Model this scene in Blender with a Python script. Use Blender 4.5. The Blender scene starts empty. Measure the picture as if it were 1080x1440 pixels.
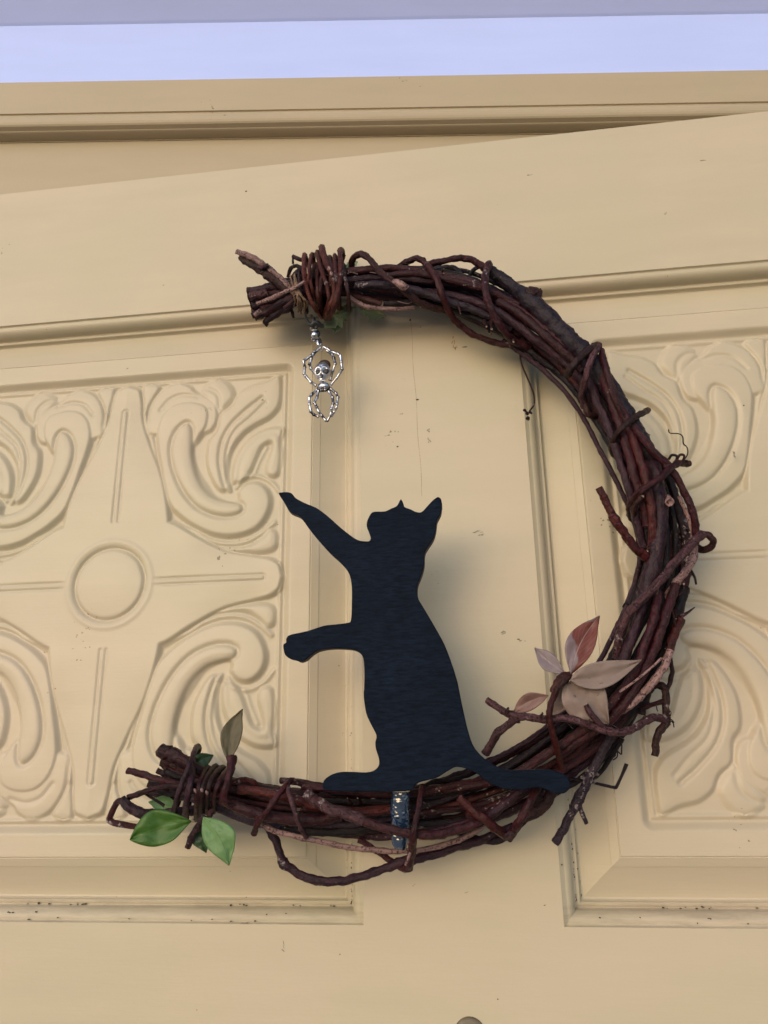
import bpy, bmesh, math, random
import numpy as np
from mathutils import Vector, Matrix, noise

rnd = random.Random(7)
scene = bpy.context.scene
COL = scene.collection
R = math.radians

# ------------------------------------------------------------------ camera
CAM_H = 1.62                       # eye height above the ground
PITCH, ROLL = R(17.604), R(0.947)
FPX = 1081.0                       # focal length in pixels of the 1080 x 1440 photograph
cd = bpy.data.cameras.new('camera')
cam = bpy.data.objects.new('camera', cd)
COL.objects.link(cam)
cd.sensor_fit = 'VERTICAL'
cd.sensor_height = 32.0
cd.lens = 32.0 * FPX / 1440.0
cd.clip_start = 0.01
cd.clip_end = 500
_r = Vector((1, 0, 0)); _u = Vector((0, -math.sin(PITCH), math.cos(PITCH))); _w = Vector((0, math.cos(PITCH), math.sin(PITCH)))
c_, s_ = math.cos(ROLL), math.sin(ROLL)
CR = c_ * _r - s_ * _u
CU = s_ * _r + c_ * _u
CW = _w
cam.matrix_world = Matrix(((CR.x, CU.x, -CW.x, 0), (CR.y, CU.y, -CW.y, 0), (CR.z, CU.z, -CW.z, CAM_H), (0, 0, 0, 1)))
scene.camera = cam

# ------------------------------------------------------------------ sky, sun, exposure
SUN_EL, SUN_AZ = R(19), R(-32)      # azimuth measured from -Y (behind the photographer) towards -X when negative
world = bpy.data.worlds.new('World'); scene.world = world
world.use_nodes = True
nt = world.node_tree; nt.nodes.clear()
sky = nt.nodes.new('ShaderNodeTexSky'); sky.sky_type = 'NISHITA'; sky.sun_disc = False
sky.sun_elevation = SUN_EL
sun_dir = Vector((math.sin(SUN_AZ) * math.cos(SUN_EL), -math.cos(SUN_AZ) * math.cos(SUN_EL), math.sin(SUN_EL)))
sky.sun_rotation = math.atan2(sun_dir.x, sun_dir.y)
sky.air_density = 1.0; sky.dust_density = 1.5; sky.ozone_density = 1.0
bg = nt.nodes.new('ShaderNodeBackground'); bg.inputs['Strength'].default_value = 0.15
wo = nt.nodes.new('ShaderNodeOutputWorld')
nt.links.new(sky.outputs[0], bg.inputs[0]); nt.links.new(bg.outputs[0], wo.inputs[0])
sd = bpy.data.lights.new('sun', 'SUN'); sd.energy = 0.5; sd.angle = R(85); sd.color = (1.0, 0.96, 0.94)
sun = bpy.data.objects.new('sun', sd); COL.objects.link(sun)
sun.rotation_euler = sun_dir.to_track_quat('Z', 'Y').to_euler()
sun.location = sun_dir * 5
scene.view_settings.view_transform = 'Standard'
scene.view_settings.look = 'None'
scene.view_settings.gamma = 1.0
scene.view_settings.exposure = 0.51
try: scene.view_settings.use_curve_mapping = False
except Exception: pass

# ------------------------------------------------------------------ measuring: photograph pixel -> place
D = 0.44                            # metres from the camera to the plane of the door face
PSI = R(7.003)                      # the door stands ajar
EX = Vector((math.cos(PSI), -math.sin(PSI), 0)); EN = Vector((math.sin(PSI), math.cos(PSI), 0))
CAMP = Vector((0, 0, CAM_H))
def ray(px, py):
    return CR * ((px - 540) / FPX) + CU * ((720 - py) / FPX) + CW
def P(px, py, h=0.0):
    """world point h metres in front of the door face"""
    d = ray(px, py)
    return CAMP + d * ((D - h) / EN.dot(d))
def PR(px, py, h, rpx):
    p = P(px, py, h)
    return rpx * (p - CAMP).dot(CW) / FPX
def UV(px, py, h=0.0):
    p = P(px, py, h) - CAMP
    return p.dot(EX), p.z
def W(u, v, w=0.0):
    return CAMP + EX * u + Vector((0, 0, v)) + EN * (D - w)

# ------------------------------------------------------------------ helpers
def link(name, me, mats=None, parent=None, loc=None, rz=0.0, smooth=False):
    o = bpy.data.objects.new(name, me); COL.objects.link(o)
    if mats is not None:
        for m in (mats if isinstance(mats, (list, tuple)) else [mats]): me.materials.append(m)
    if smooth:
        me.polygons.foreach_set('use_smooth', [True] * len(me.polygons))
    if parent: o.parent = parent
    if loc is not None: o.location = loc
    o.rotation_euler.z = rz
    return o
def empty(name, loc, rz=0.0):
    o = bpy.data.objects.new(name, None); COL.objects.link(o); o.location = loc; o.rotation_euler.z = rz
    o.empty_display_size = 0.05
    return o
def tag(o, label=None, cat=None, group=None, kind=None):
    if label: o['label'] = label
    if cat: o['category'] = cat
    if group: o['group'] = group
    if kind: o['kind'] = kind
    return o
def mesh(name, vs, fs):
    me = bpy.data.meshes.new(name); me.from_pydata([tuple(v) for v in vs], [], fs); me.update(); return me
def box(vs, fs, x0, x1, y0, y1, z0, z1):
    b = len(vs)
    vs += [(x0,y0,z0),(x1,y0,z0),(x1,y1,z0),(x0,y1,z0),(x0,y0,z1),(x1,y0,z1),(x1,y1,z1),(x0,y1,z1)]
    fs += [(b,b+3,b+2,b+1),(b+4,b+5,b+6,b+7),(b,b+1,b+5,b+4),(b+1,b+2,b+6,b+5),(b+2,b+3,b+7,b+6),(b+3,b,b+4,b+7)]
def box_mesh(name, *a):
    vs, fs = [], []; box(vs, fs, *a); return mesh(name, vs, fs)
def catmull(pts, n=6, closed=False):
    pts = [np.array(p, float) for p in pts]
    if len(pts) < 3 and not closed:
        return [pts[0] + (pts[-1] - pts[0]) * t for t in np.linspace(0, 1, n + 1)]
    out = []
    m = len(pts)
    rng = range(m if closed else m - 1)
    for i in rng:
        if closed: p0, p1, p2, p3 = pts[i-1], pts[i], pts[(i+1) % m], pts[(i+2) % m]
        else:
            p1, p2 = pts[i], pts[i+1]
            p0 = pts[i-1] if i > 0 else 2*p1 - p2
            p3 = pts[i+2] if i + 2 < m else 2*p2 - p1
        for k in range(n):
            t = k / n
            out.append(0.5 * ((2*p1) + (-p0+p2)*t + (2*p0-5*p1+4*p2-p3)*t*t + (-p0+3*p1-3*p2+p3)*t**3))
    if not closed: out.append(pts[-1])
    return out
def tube(vs, fs, uvs, pts, rad, sides=9, rough=0.10, seed=0, closed=False, flat=1.0, bark_=0.0):
    """adds a tube along pts to vs/fs with a (around, metres along) uv per vertex"""
    n = len(pts); pts = [Vector(p) for p in pts]
    base = len(vs); L = 0.0
    ref = EN.copy()
    for i, p in enumerate(pts):
        if closed: t = pts[(i+1) % n] - pts[i-1]
        else: t = pts[min(i+1, n-1)] - pts[max(i-1, 0)]
        if t.length < 1e-9: t = Vector((1, 0, 0))
        t.normalize()
        b = t.cross(ref)
        if b.length < 1e-4: b = t.cross(Vector((0, 0, 1)))
        b.normalize(); c = b.cross(t)
        ref = (ref * 0.3 + c * 0.7) if not closed else ref
        if i: L += (pts[i] - pts[i-1]).length
        r = rad[i] if hasattr(rad, '__len__') else rad
        for k in range(sides):
            a = 2 * math.pi * k / sides
            q = r * (1 + rough * noise.noise(Vector((L * 260 + seed * 7.1, math.cos(a) * 1.3 + seed, math.sin(a) * 1.3))))
            if bark_ > 0: q *= 1 + bark_ * noise.noise(Vector((L * 420 + seed, math.cos(a) * 3.4, math.sin(a) * 3.4 + seed))) + bark_ * 0.8 * noise.noise(Vector((L * 1300 + seed, math.cos(a) * 2.2, math.sin(a) * 2.2)))
            vs.append(p + (b * math.cos(a) + c * math.sin(a) * flat) * q)
            uvs.append((k / sides, L))
    for i in range(n - 1 if not closed else n):
        j = (i + 1) % n
        for k in range(sides):
            k2 = (k + 1) % sides
            fs.append((base + i*sides + k, base + i*sides + k2, base + j*sides + k2, base + j*sides + k))
    if not closed:
        fs.append(tuple(base + k for k in range(sides)))
        fs.append(tuple(base + (n-1)*sides + k for k in reversed(range(sides))))
def build_uv(name, vs, fs, uvs, mats, parent, smooth=True, origin=None):
    o0 = Vector(parent.location) if parent else Vector((0, 0, 0))
    loc = Vector(origin) if origin is not None else o0
    me = mesh(name, [Vector(v) - loc for v in vs], fs)
    uvl = me.uv_layers.new(name='UVMap')
    vi = np.zeros(len(me.loops), int); me.loops.foreach_get('vertex_index', vi)
    uvl.data.foreach_set('uv', np.array(uvs, float)[vi].ravel())
    return link(name, me, mats, parent, (loc - o0) if parent else loc, smooth=smooth)

# ------------------------------------------------------------------ materials
class NT:
    def __init__(s, name):
        s.m = bpy.data.materials.new(name); s.m.use_nodes = True; s.t = s.m.node_tree
        s.b = s.t.nodes['Principled BSDF']
    def n(s, typ, **kw):
        o = s.t.nodes.new('ShaderNode' + typ)
        for k, v in kw.items():
            if k in o.inputs: o.inputs[k].default_value = v
            else: setattr(o, k, v)
        return o
    def l(s, a, b): s.t.links.new(a, b)
    def ramp(s, fac, stops):
        o = s.n('ValToRGB'); e = o.color_ramp.elements
        while len(e) < len(stops): e.new(0.5)
        for x, (p, c) in zip(e, stops): x.position = p; x.color = (*c, 1)
        s.l(fac, o.inputs[0]); return o.outputs[0]
    def mapped(s, kind, scale):
        tc = s.n('TexCoord'); mp = s.n('Mapping'); mp.inputs['Scale'].default_value = scale
        s.l(tc.outputs[kind], mp.inputs[0]); return mp.outputs[0]
    def noise(s, vec, scale, detail=4, rough=0.6):
        o = s.n('TexNoise'); o.inputs['Scale'].default_value = scale; o.inputs['Detail'].default_value = detail; o.inputs['Roughness'].default_value = rough
        s.l(vec, o.inputs['Vector']); return o.outputs['Fac']
    def bump(s, h, strength, dist, prev=None):
        o = s.n('Bump'); o.inputs['Strength'].default_value = strength; o.inputs['Distance'].default_value = dist
        s.l(h, o.inputs['Height'])
        if prev: s.l(prev, o.inputs['Normal'])
        s.l(o.outputs[0], s.b.inputs['Normal']); return o.outputs[0]
    def mix(s, fac, a, b):
        o = s.n('Mix'); o.data_type = 'RGBA'
        if hasattr(fac, 'is_linked'): s.l(fac, o.inputs[0])
        else: o.inputs[0].default_value = fac
        for x, i in ((a, 6), (b, 7)):
            if isinstance(x, tuple): o.inputs[i].default_value = (*x, 1)
            else: s.l(x, o.inputs[i])
        return o.outputs[2]

def paint(name, col, col2, rough=0.4, spec=0.5, bump=0.12, specks=True, grime=None):
    t = NT(name)
    v = t.mapped('Object', (1, 1, 1))
    big = t.noise(v, 7.0, 3, 0.5)
    c = t.ramp(big, [(0.35, col), (0.65, col2)])
    if specks:
        sp = t.noise(v, 420.0, 2, 0.5); sp2 = t.noise(v, 23.0, 2, 0.5)
        mul = t.n('Math', operation='MULTIPLY'); t.l(sp, mul.inputs[0]); t.l(sp2, mul.inputs[1])
        f = t.ramp(mul.outputs[0], [(0.475, (0, 0, 0)), (0.505, (1, 1, 1))])
        c = t.mix(f, c, (0.16, 0.12, 0.07))
    # faint brush-wide unevenness of the coat
    st = t.ramp(t.noise(t.mapped('Object', (9, 9, 60)), 1.0, 4, 0.6), [(0.35, (0, 0, 0)), (0.7, (0.30, 0.30, 0.30))])
    c = t.mix(st, c, tuple(x * 0.86 for x in col))
    if grime is not None:
        # dirt washed down onto the lowest ledge
        sx = t.n('SeparateXYZ'); t.l(v, sx.inputs[0])
        g1 = t.n('MapRange'); g1.inputs[1].default_value = grime + 0.0015; g1.inputs[2].default_value = grime - 0.001; t.l(sx.outputs[2], g1.inputs[0])
        gn = t.ramp(t.noise(t.mapped('Object', (28, 28, 240)), 1.0, 5, 0.75), [(0.38, (0.05, 0.05, 0.05)), (0.75, (0.55, 0.55, 0.55))])
        g2 = t.n('Math', operation='MULTIPLY'); t.l(g1.outputs[0], g2.inputs[0]); t.l(gn, g2.inputs[1])
        c = t.mix(g2.outputs[0], c, (0.21, 0.165, 0.11))
    t.l(c, t.b.inputs['Base Color'])
    r = t.noise(v, 30.0, 3, 0.6)
    mr = t.n('MapRange'); mr.inputs[3].default_value = rough - 0.06; mr.inputs[4].default_value = rough + 0.09
    t.l(r, mr.inputs[0]); t.l(mr.outputs[0], t.b.inputs['Roughness'])
    t.b.inputs['Specular IOR Level'].default_value = spec
    brush = t.noise(t.mapped('Object', (60, 60, 700)), 1.0, 3, 0.6)
    b1 = t.bump(brush, bump, 0.0006)
    t.bump(t.noise(v, 160.0, 3, 0.5), bump * 1.3, 0.0008, b1)
    return t.m
M = {}
M['cream'] = paint('cream_paint', (0.462, 0.402, 0.278), (0.498, 0.410, 0.297), 0.47, 0.36)
M['cream_mould'] = paint('grimy_cream_paint', (0.462, 0.402, 0.278), (0.498, 0.410, 0.297), 0.47, 0.36, grime=-(0.4285 - 0.0225) * 0.44)
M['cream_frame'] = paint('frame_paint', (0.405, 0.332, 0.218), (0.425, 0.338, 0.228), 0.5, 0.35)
M['blue_white'] = paint('pale_blue_paint', (0.465, 0.555, 0.94), (0.475, 0.565, 0.95), 0.55, 0.3, 0.08, False)
M['soffit'] = paint('soffit_paint', (0.52, 0.59, 0.93), (0.53, 0.60, 0.94), 0.6, 0.3, 0.08, False)

def bark(name, dark, mid, light, fleck=(0.24, 0.19, 0.19), rough=0.42, fl=0.78, bump=0.5):
    t = NT(name)
    uv = t.mapped('UV', (9, 130, 1))
    ob = t.mapped('Object', (1, 1, 1))
    info = t.n('ObjectInfo')
    add = t.n('VectorMath', operation='ADD'); t.l(uv, add.inputs[0])
    cmb = t.n('CombineXYZ'); mlt = t.n('Math', operation='MULTIPLY'); mlt.inputs[1].default_value = 50
    t.l(info.outputs['Random'], mlt.inputs[0]); t.l(mlt.outputs[0], cmb.inputs[1]); t.l(mlt.outputs[0], cmb.inputs[2]); t.l(cmb.outputs[0], add.inputs[1])
    n1 = t.noise(add.outputs[0], 1.0, 5, 0.65)
    n2 = t.noise(ob, 90.0, 4, 0.65)
    c = t.ramp(n1, [(0.30, dark), (0.52, mid), (0.78, light)])
    fl_n = t.noise(ob, 420.0, 3, 0.6)
    patch = t.noise(ob, 38.0, 2, 0.5)
    m = t.n('Math', operation='MULTIPLY'); t.l(fl_n, m.inputs[0]); t.l(patch, m.inputs[1])
    f = t.ramp(m.outputs[0], [(fl * 0.5, (0, 0, 0)), (fl * 0.5 + 0.05, (1, 1, 1))])
    c = t.mix(f, c, fleck)
    crk = t.noise(ob, 900.0, 2, 0.5); cf = t.ramp(crk, [(0.36, (1, 1, 1)), (0.46, (0, 0, 0))]); c = t.mix(cf, c, tuple(x * 0.35 for x in dark))
    # per-twig lightness
    hs = t.n('HueSaturation'); mr = t.n('MapRange'); mr.inputs[3].default_value = 0.6; mr.inputs[4].default_value = 1.2
    t.l(info.outputs['Random'], mr.inputs[0]); t.l(mr.outputs[0], hs.inputs['Value']); t.l(c, hs.inputs['Color'])
    t.l(hs.outputs[0], t.b.inputs['Base Color'])
    t.b.inputs['Roughness'].default_value = rough
    t.b.inputs['Specular IOR Level'].default_value = 0.22
    b1 = t.bump(n1, min(1, bump * 1.5), 0.0014)
    b2 = t.bump(t.noise(ob, 330.0, 4, 0.7), bump, 0.0010, b1)
    t.bump(n2, bump * 0.8, 0.0018, b2)
    return t.m
M['maroon'] = bark('maroon_bark', (0.0129, 0.0023, 0.0037), (0.0356, 0.0050, 0.0078), (0.0677, 0.0115, 0.0155))
M['red'] = bark('red_bark', (0.0213, 0.0030, 0.0031), (0.0503, 0.0067, 0.0061), (0.0850, 0.0143, 0.0124), rough=0.38)
M['rust'] = bark('rust_bark', (0.0304, 0.0061, 0.0044), (0.0721, 0.0125, 0.0068), (0.1138, 0.0242, 0.0136), rough=0.5)
M['dark'] = bark('dark_bark', (0.0047, 0.0024, 0.0041), (0.0112, 0.0048, 0.0078), (0.0247, 0.0112, 0.0164), rough=0.45, fl=0.75)
M['purple'] = bark('purple_bark', (0.0136, 0.0038, 0.0082), (0.0285, 0.0084, 0.0155), (0.0527, 0.0184, 0.0301), rough=0.4)
M['grey'] = bark('grey_bark', (0.0122, 0.0074, 0.0128), (0.0269, 0.0154, 0.0245), (0.0520, 0.0317, 0.0484), rough=0.5, fl=0.74)
M['mauve'] = bark('mauve_bark', (0.0252, 0.0089, 0.0111), (0.0684, 0.0274, 0.0320), (0.1440, 0.0658, 0.0729), rough=0.55, fl=0.70, bump=0.8)
M['brown'] = bark('brown_bark', (0.0130, 0.0047, 0.0046), (0.0338, 0.0111, 0.0100), (0.0651, 0.0247, 0.0206), rough=0.5)
M['tan'] = bark('peeled_wood', (0.1408, 0.0757, 0.0689), (0.2992, 0.1779, 0.1619), (0.4400, 0.2801, 0.2591), fleck=(0.10, 0.05, 0.05), rough=0.5, fl=0.80, bump=0.4)
M['straw'] = bark('straw_fibre', (0.1040, 0.0619, 0.0368), (0.1920, 0.1170, 0.0736), (0.2880, 0.1858, 0.1251), rough=0.6, bump=0.3)

def leaf_mat(name, base, edge, rib, patch=None, rough=0.35, pscale=6.0, thr=0.5, trans=0.1, half=0.0):
    t = NT(name)
    tc = t.n('TexCoord'); sep = t.n('SeparateXYZ'); t.l(tc.outputs['UV'], sep.inputs[0])
    ob = t.mapped('Object', (1, 1, 1))
    n1 = t.noise(ob, 60.0, 4, 0.6)
    c = t.ramp(n1, [(0.25, edge), (0.75, base)])
    sp = t.ramp(t.noise(ob, 500.0, 2, 0.5), [(0.24, (0.8, 0.8, 0.8)), (0.33, (0, 0, 0))]); c = t.mix(sp, c, tuple(x * 0.45 for x in edge))
    if patch:
        # blotch of withered colour, shaped by noise and the half of the blade it sits on
        pn = t.noise(ob, 45.0, 3, 0.6)
        a = t.n('Math', operation='MULTIPLY_ADD'); a.inputs[1].default_value = half; t.l(sep.outputs[0], a.inputs[0]); t.l(pn, a.inputs[2])
        a2 = t.n('Math', operation='MULTIPLY_ADD'); a2.inputs[1].default_value = half * 0.9; t.l(sep.outputs[1], a2.inputs[0]); t.l(a.outputs[0], a2.inputs[2])
        f = t.ramp(a2.outputs[0], [(thr, (0, 0, 0)), (min(thr + 0.06, 1), (1, 1, 1))])
        c = t.mix(f, c, patch)
    # midrib and side veins in the blade's own coordinates
    s1 = t.n('Math', operation='SUBTRACT'); s1.inputs[1].default_value = 0.5; t.l(sep.outputs[0], s1.inputs[0])
    ab = t.n('Math', operation='ABSOLUTE'); t.l(s1.outputs[0], ab.inputs[0])
    fr = t.ramp(ab.outputs[0], [(0.006, (0.7, 0.7, 0.7)), (0.022, (0, 0, 0))])
    sub = t.n('Math', operation='SUBTRACT'); t.l(sep.outputs[1], sub.inputs[0]); t.l(ab.outputs[0], sub.inputs[1])
    mu = t.n('Math', operation='MULTIPLY'); mu.inputs[1].default_value = 48.0; t.l(sub.outputs[0], mu.inputs[0])
    wob = t.n('Math', operation='MULTIPLY_ADD'); wob.inputs[1].default_value = 5.0; t.l(n1, wob.inputs[0]); t.l(mu.outputs[0], wob.inputs[2])
    si = t.n('Math', operation='SINE'); t.l(wob.outputs[0], si.inputs[0])
    vn = t.ramp(si.outputs[0], [(0.90, (0, 0, 0)), (1.0, (0.22, 0.22, 0.22))])
    c = t.mix(vn, c, rib); c = t.mix(fr, c, rib)
    t.l(c, t.b.inputs['Base Color'])
    t.b.inputs['Roughness'].default_value = rough; t.b.inputs['Specular IOR Level'].default_value = 0.28
    t.bump(t.noise(ob, 240.0, 3, 0.6), 0.25, 0.0006, t.bump(vn, 0.4, 0.0005))
    return t.m
M['leaf_green'] = leaf_mat('fresh_leaf', (0.044, 0.108, 0.013), (0.032, 0.086, 0.010), (0.070, 0.145, 0.028), rough=0.42)
M['leaf_pale'] = leaf_mat('leaf_underside', (0.120, 0.215, 0.080), (0.090, 0.175, 0.060), (0.060, 0.12, 0.040), patch=(0.055, 0.13, 0.02), pscale=5, thr=1.32, half=0.8, rough=0.45)
M['leaf_dark'] = leaf_mat('dark_green_leaf', (0.035, 0.075, 0.028), (0.025, 0.05, 0.02), (0.05, 0.09, 0.04))  # leaves of a darker green
M['leaf_olive'] = leaf_mat('olive_leaf', (0.105, 0.085, 0.045), (0.070, 0.058, 0.030), (0.12, 0.10, 0.055), rough=0.5)
M['leaf_mauve'] = leaf_mat('withered_leaf', (0.205, 0.160, 0.168), (0.14, 0.105, 0.110), (0.26, 0.20, 0.20), rough=0.45)
M['leaf_taupe'] = leaf_mat('dry_leaf', (0.235, 0.175, 0.148), (0.170, 0.120, 0.100), (0.19, 0.14, 0.12), rough=0.5)
M['leaf_red'] = leaf_mat('half_red_leaf', (0.21, 0.155, 0.165), (0.15, 0.105, 0.110), (0.30, 0.22, 0.21), patch=(0.13, 0.036, 0.024), pscale=8, thr=0.92, half=0.5, rough=0.3)
M['leaf_pink'] = leaf_mat('pink_brown_leaf', (0.20, 0.115, 0.10), (0.12, 0.060, 0.048), (0.24, 0.15, 0.135), rough=0.4)
M['leaf_cloth'] = leaf_mat('faded_green_leaf', (0.22, 0.27, 0.15), (0.17, 0.20, 0.11), (0.24, 0.28, 0.17), rough=0.8)

def navy(name, a, b, rough=0.5):
    t = NT(name)
    gr = t.noise(t.mapped('Object', (170, 170, 760)), 1.0, 5, 0.7)
    bl = t.noise(t.mapped('Object', (1, 1, 1)), 26.0, 3, 0.6)
    c = t.ramp(gr, [(0.38, a), (0.66, b)])
    c = t.mix(bl, c, tuple(x * 0.8 for x in a))
    t.l(c, t.b.inputs['Base Color'])
    mr = t.n('MapRange'); mr.inputs[3].default_value = rough - 0.05; mr.inputs[4].default_value = rough + 0.12
    t.l(gr, mr.inputs[0]); t.l(mr.outputs[0], t.b.inputs['Roughness'])
    t.b.inputs['Specular IOR Level'].default_value = 0.08
    t.bump(gr, 0.6, 0.0009)
    return t.m
M['navy'] = navy('navy_black_paint', (0.0010, 0.0034, 0.0095), (0.0095, 0.0195, 0.040), 0.60)
def plain(name, col, rough=0.6, metal=0.0, bump=0.0, bs=200.0, spec=0.5):
    t = NT(name)
    n = t.noise(t.mapped('Object', (1, 1, 1)), bs, 3, 0.6)
    c = t.ramp(n, [(0.3, tuple(x * 0.72 for x in col)), (0.7, tuple(min(1, x * 1.15) for x in col))])
    t.l(c, t.b.inputs['Base Color']); t.b.inputs['Roughness'].default_value = rough; t.b.inputs['Metallic'].default_value = metal
    t.b.inputs['Specular IOR Level'].default_value = spec
    if bump: t.bump(n, bump, 0.0008)
    return t.m
M['cream_gloss'] = paint('glossy_cream_paint', (0.450, 0.392, 0.271), (0.486, 0.399, 0.289), 0.38, 0.38)
M['ply_edge'] = plain('scorched_edge', (0.045, 0.022, 0.016), 0.7, bump=0.4)
M['navy_gloss'] = plain('thick_navy_paint', (0.008, 0.022, 0.050), 0.12, bump=1.0, bs=95.0, spec=1.0)
def aged(name):
    t = NT(name); n = t.noise(t.mapped('Object', (1, 1, 1)), 260.0, 3, 0.6)
    t.l(t.ramp(n, [(0.36, (0.035, 0.034, 0.04)), (0.56, (0.56, 0.55, 0.58))]), t.b.inputs['Base Color'])
    t.b.inputs['Metallic'].default_value = 1.0; t.b.inputs['Roughness'].default_value = 0.24
    t.bump(n, 0.5, 0.0006); return t.m
_b = M['navy_gloss'].node_tree; _p = _b.nodes['Principled BSDF']; _p.inputs['Coat Weight'].default_value = 1.0; _p.inputs['Coat Roughness'].default_value = 0.08
for _n in _b.nodes:
    if _n.type == 'BUMP': _n.inputs['Distance'].default_value = 0.0028; _b.links.new(_n.outputs[0], _p.inputs['Coat Normal'])
M['silver'] = aged('aged_silver')
M['oxide'] = plain('oxidised_silver', (0.010, 0.010, 0.011), 0.5)
M['abdomen_brown'] = plain('dark_brown_metal', (0.055, 0.030, 0.022), 0.3, metal=0.3)  # dark brown, slightly metallic tone of the abdomen
M['black'] = plain('black_cord', (0.008, 0.008, 0.008), 0.5)
M['dirt'] = plain('dark_dirt', (0.055, 0.042, 0.03), 0.9, bs=900)
M['scuff'] = plain('grey_scuff', (0.25, 0.22, 0.17), 0.8, bs=900)
M['stain'] = plain('rust_stain', (0.36, 0.22, 0.12), 0.8, bs=900)
M['cutwood'] = plain('cut_wood', (0.33, 0.25, 0.19), 0.7, bump=0.5, bs=600)
M['ground'] = plain('grey_ground', (0.42, 0.38, 0.33), 0.85, bump=0.3, bs=12)

# ------------------------------------------------------------------ setting: ground, wall, ceiling
g = mesh('ground', [(-60, -60, 0), (60, -60, 0), (60, 60, 0), (-60, 60, 0)], [(0, 1, 2, 3)])  # unseen ground sheet, added to bounce light up and fill reflections
tag(link('ground', g, M['ground']), 'unseen plain grey ground sheet added for bounce light below the door', kind='structure')
YS = 0.545                          # stop face behind the door
def zat(px, py, Y):
    d = ray(px, py); return CAM_H + d.z / d.y * Y
UL, UR_ = -1.131 * D, 1.053 * D     # door edges
DOOR_TOP = CAM_H + 0.9267 * D
yc = YS - 0.011
z_sof_in = zat(540, 192, YS)
z_bead0 = zat(540, 173, yc); z_bead1 = zat(540, 158, yc); z_line = zat(540, 154.5, yc)
z_cas_top = zat(540, 106.5, yc - 0.002)
YW = YS - 0.010
z_ceil = zat(540, 28, YW)
hx0 = W(UL, 0).x - 0.03; hx1 = W(UL, 0).x + 2.26 * D   # opening
vs, fs = [], []
box(vs, fs, -3, hx0 - 0.06, YW, YW + 0.15, 0, z_ceil)
box(vs, fs, hx1 + 0.06, 3, YW, YW + 0.15, 0, z_ceil)
box(vs, fs, hx0 - 0.06, hx1 + 0.06, YW, YW + 0.15, z_cas_top - 0.004, z_ceil)
tag(link('wall', mesh('wall', vs, fs), M['blue_white']), 'smooth pale blue white wall above the yellow door frame', kind='structure')
vs, fs = [], []
prof = [(YW + 0.16, z_ceil), (YW, z_ceil), (YW - 0.002, z_ceil + 0.0015), (YW - 0.030, z_ceil + 0.028), (YW - 0.040, z_ceil + 0.042), (YW - 0.042, z_ceil + 0.06), (YW + 0.16, z_ceil + 0.06)]
vs = [(x, y, z) for x in (-3, 3) for y, z in prof]; n_ = len(prof)
fs = [(i, (i+1) % n_, n_ + (i+1) % n_, n_ + i) for i in range(n_)] + [tuple(range(n_ - 1, -1, -1)), tuple(range(n_, 2 * n_))]
tag(link('ceiling', mesh('ceiling', vs, fs), M['soffit']), 'shaded lavender grey cove of the porch ceiling over the door', kind='structure')

# ------------------------------------------------------------------ door frame
fr = empty('door_frame', ((hx0 + hx1) / 2, YS, 0))
tag(fr, 'pale yellow moulded wooden frame above and behind the open door', 'door frame')
def extrude_x(prof, x0, x1):
    """prof: (y, z) polygon, extruded along x"""
    n = len(prof); vs = [(x0, y, z) for y, z in prof] + [(x1, y, z) for y, z in prof]
    fs = [(i, (i+1) % n, n + (i+1) % n, n + i) for i in range(n)] + [tuple(range(n - 1, -1, -1)), tuple(range(n, 2 * n))]
    return vs, fs
def frame_part(name, vs, fs):
    o = Vector(fr.location)
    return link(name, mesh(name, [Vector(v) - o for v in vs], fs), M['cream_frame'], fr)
bd = (z_bead1 - z_bead0)
prof = [(YS + 0.06, z_sof_in), (YS, z_sof_in)]
for k in range(9):                  # cove from the stop up to the bead
    a = k / 8 * math.pi / 2
    prof.append((YS - 0.0095 * math.sin(a), z_sof_in + 0.001 + (z_bead0 - z_sof_in - 0.002) * (1 - math.cos(a))))
for k in range(9):                  # bead
    a = -math.pi / 2 + math.pi * k / 8
    prof.append((yc - 0.001 - 0.003 * math.cos(a), (z_bead0 + z_bead1) / 2 + bd / 2 * math.sin(a)))
prof += [(yc - 0.0008, z_bead1 + 0.0003), (yc - 0.0006, z_line), (yc - 0.002, z_line + 0.0005), (yc - 0.0022, z_cas_top - 0.001), (yc - 0.001, z_cas_top), (YS + 0.06, z_cas_top)]
vs, fs = extrude_x(prof, hx0 - 0.055, hx1 + 0.055)
frame_part('head_casing', vs, fs)
vs, fs = [], []
box(vs, fs, hx0 - 0.01, hx1 + 0.01, YS + 0.0005, YS + 0.06, z_sof_in - 0.13, z_sof_in - 0.0002)
frame_part('head_jamb', vs, fs)
for a, b, nm in ((hx0 - 0.055, hx0, 1), (hx1, hx1 + 0.055, 2)):
    vs, fs = [], []; box(vs, fs, a, b, yc, YS + 0.06, 0, z_sof_in - 0.0004); frame_part('side_jamb', vs, fs)
vs, fs = [], []
box(vs, fs, hx0, hx1, YS + 0.061, YS + 0.075, 0, z_sof_in - 0.13)
tag(link('back_panel', mesh('back_panel', vs, fs), M['cream_frame']), 'plain yellow panel closing the opening behind the door', kind='structure')

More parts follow.
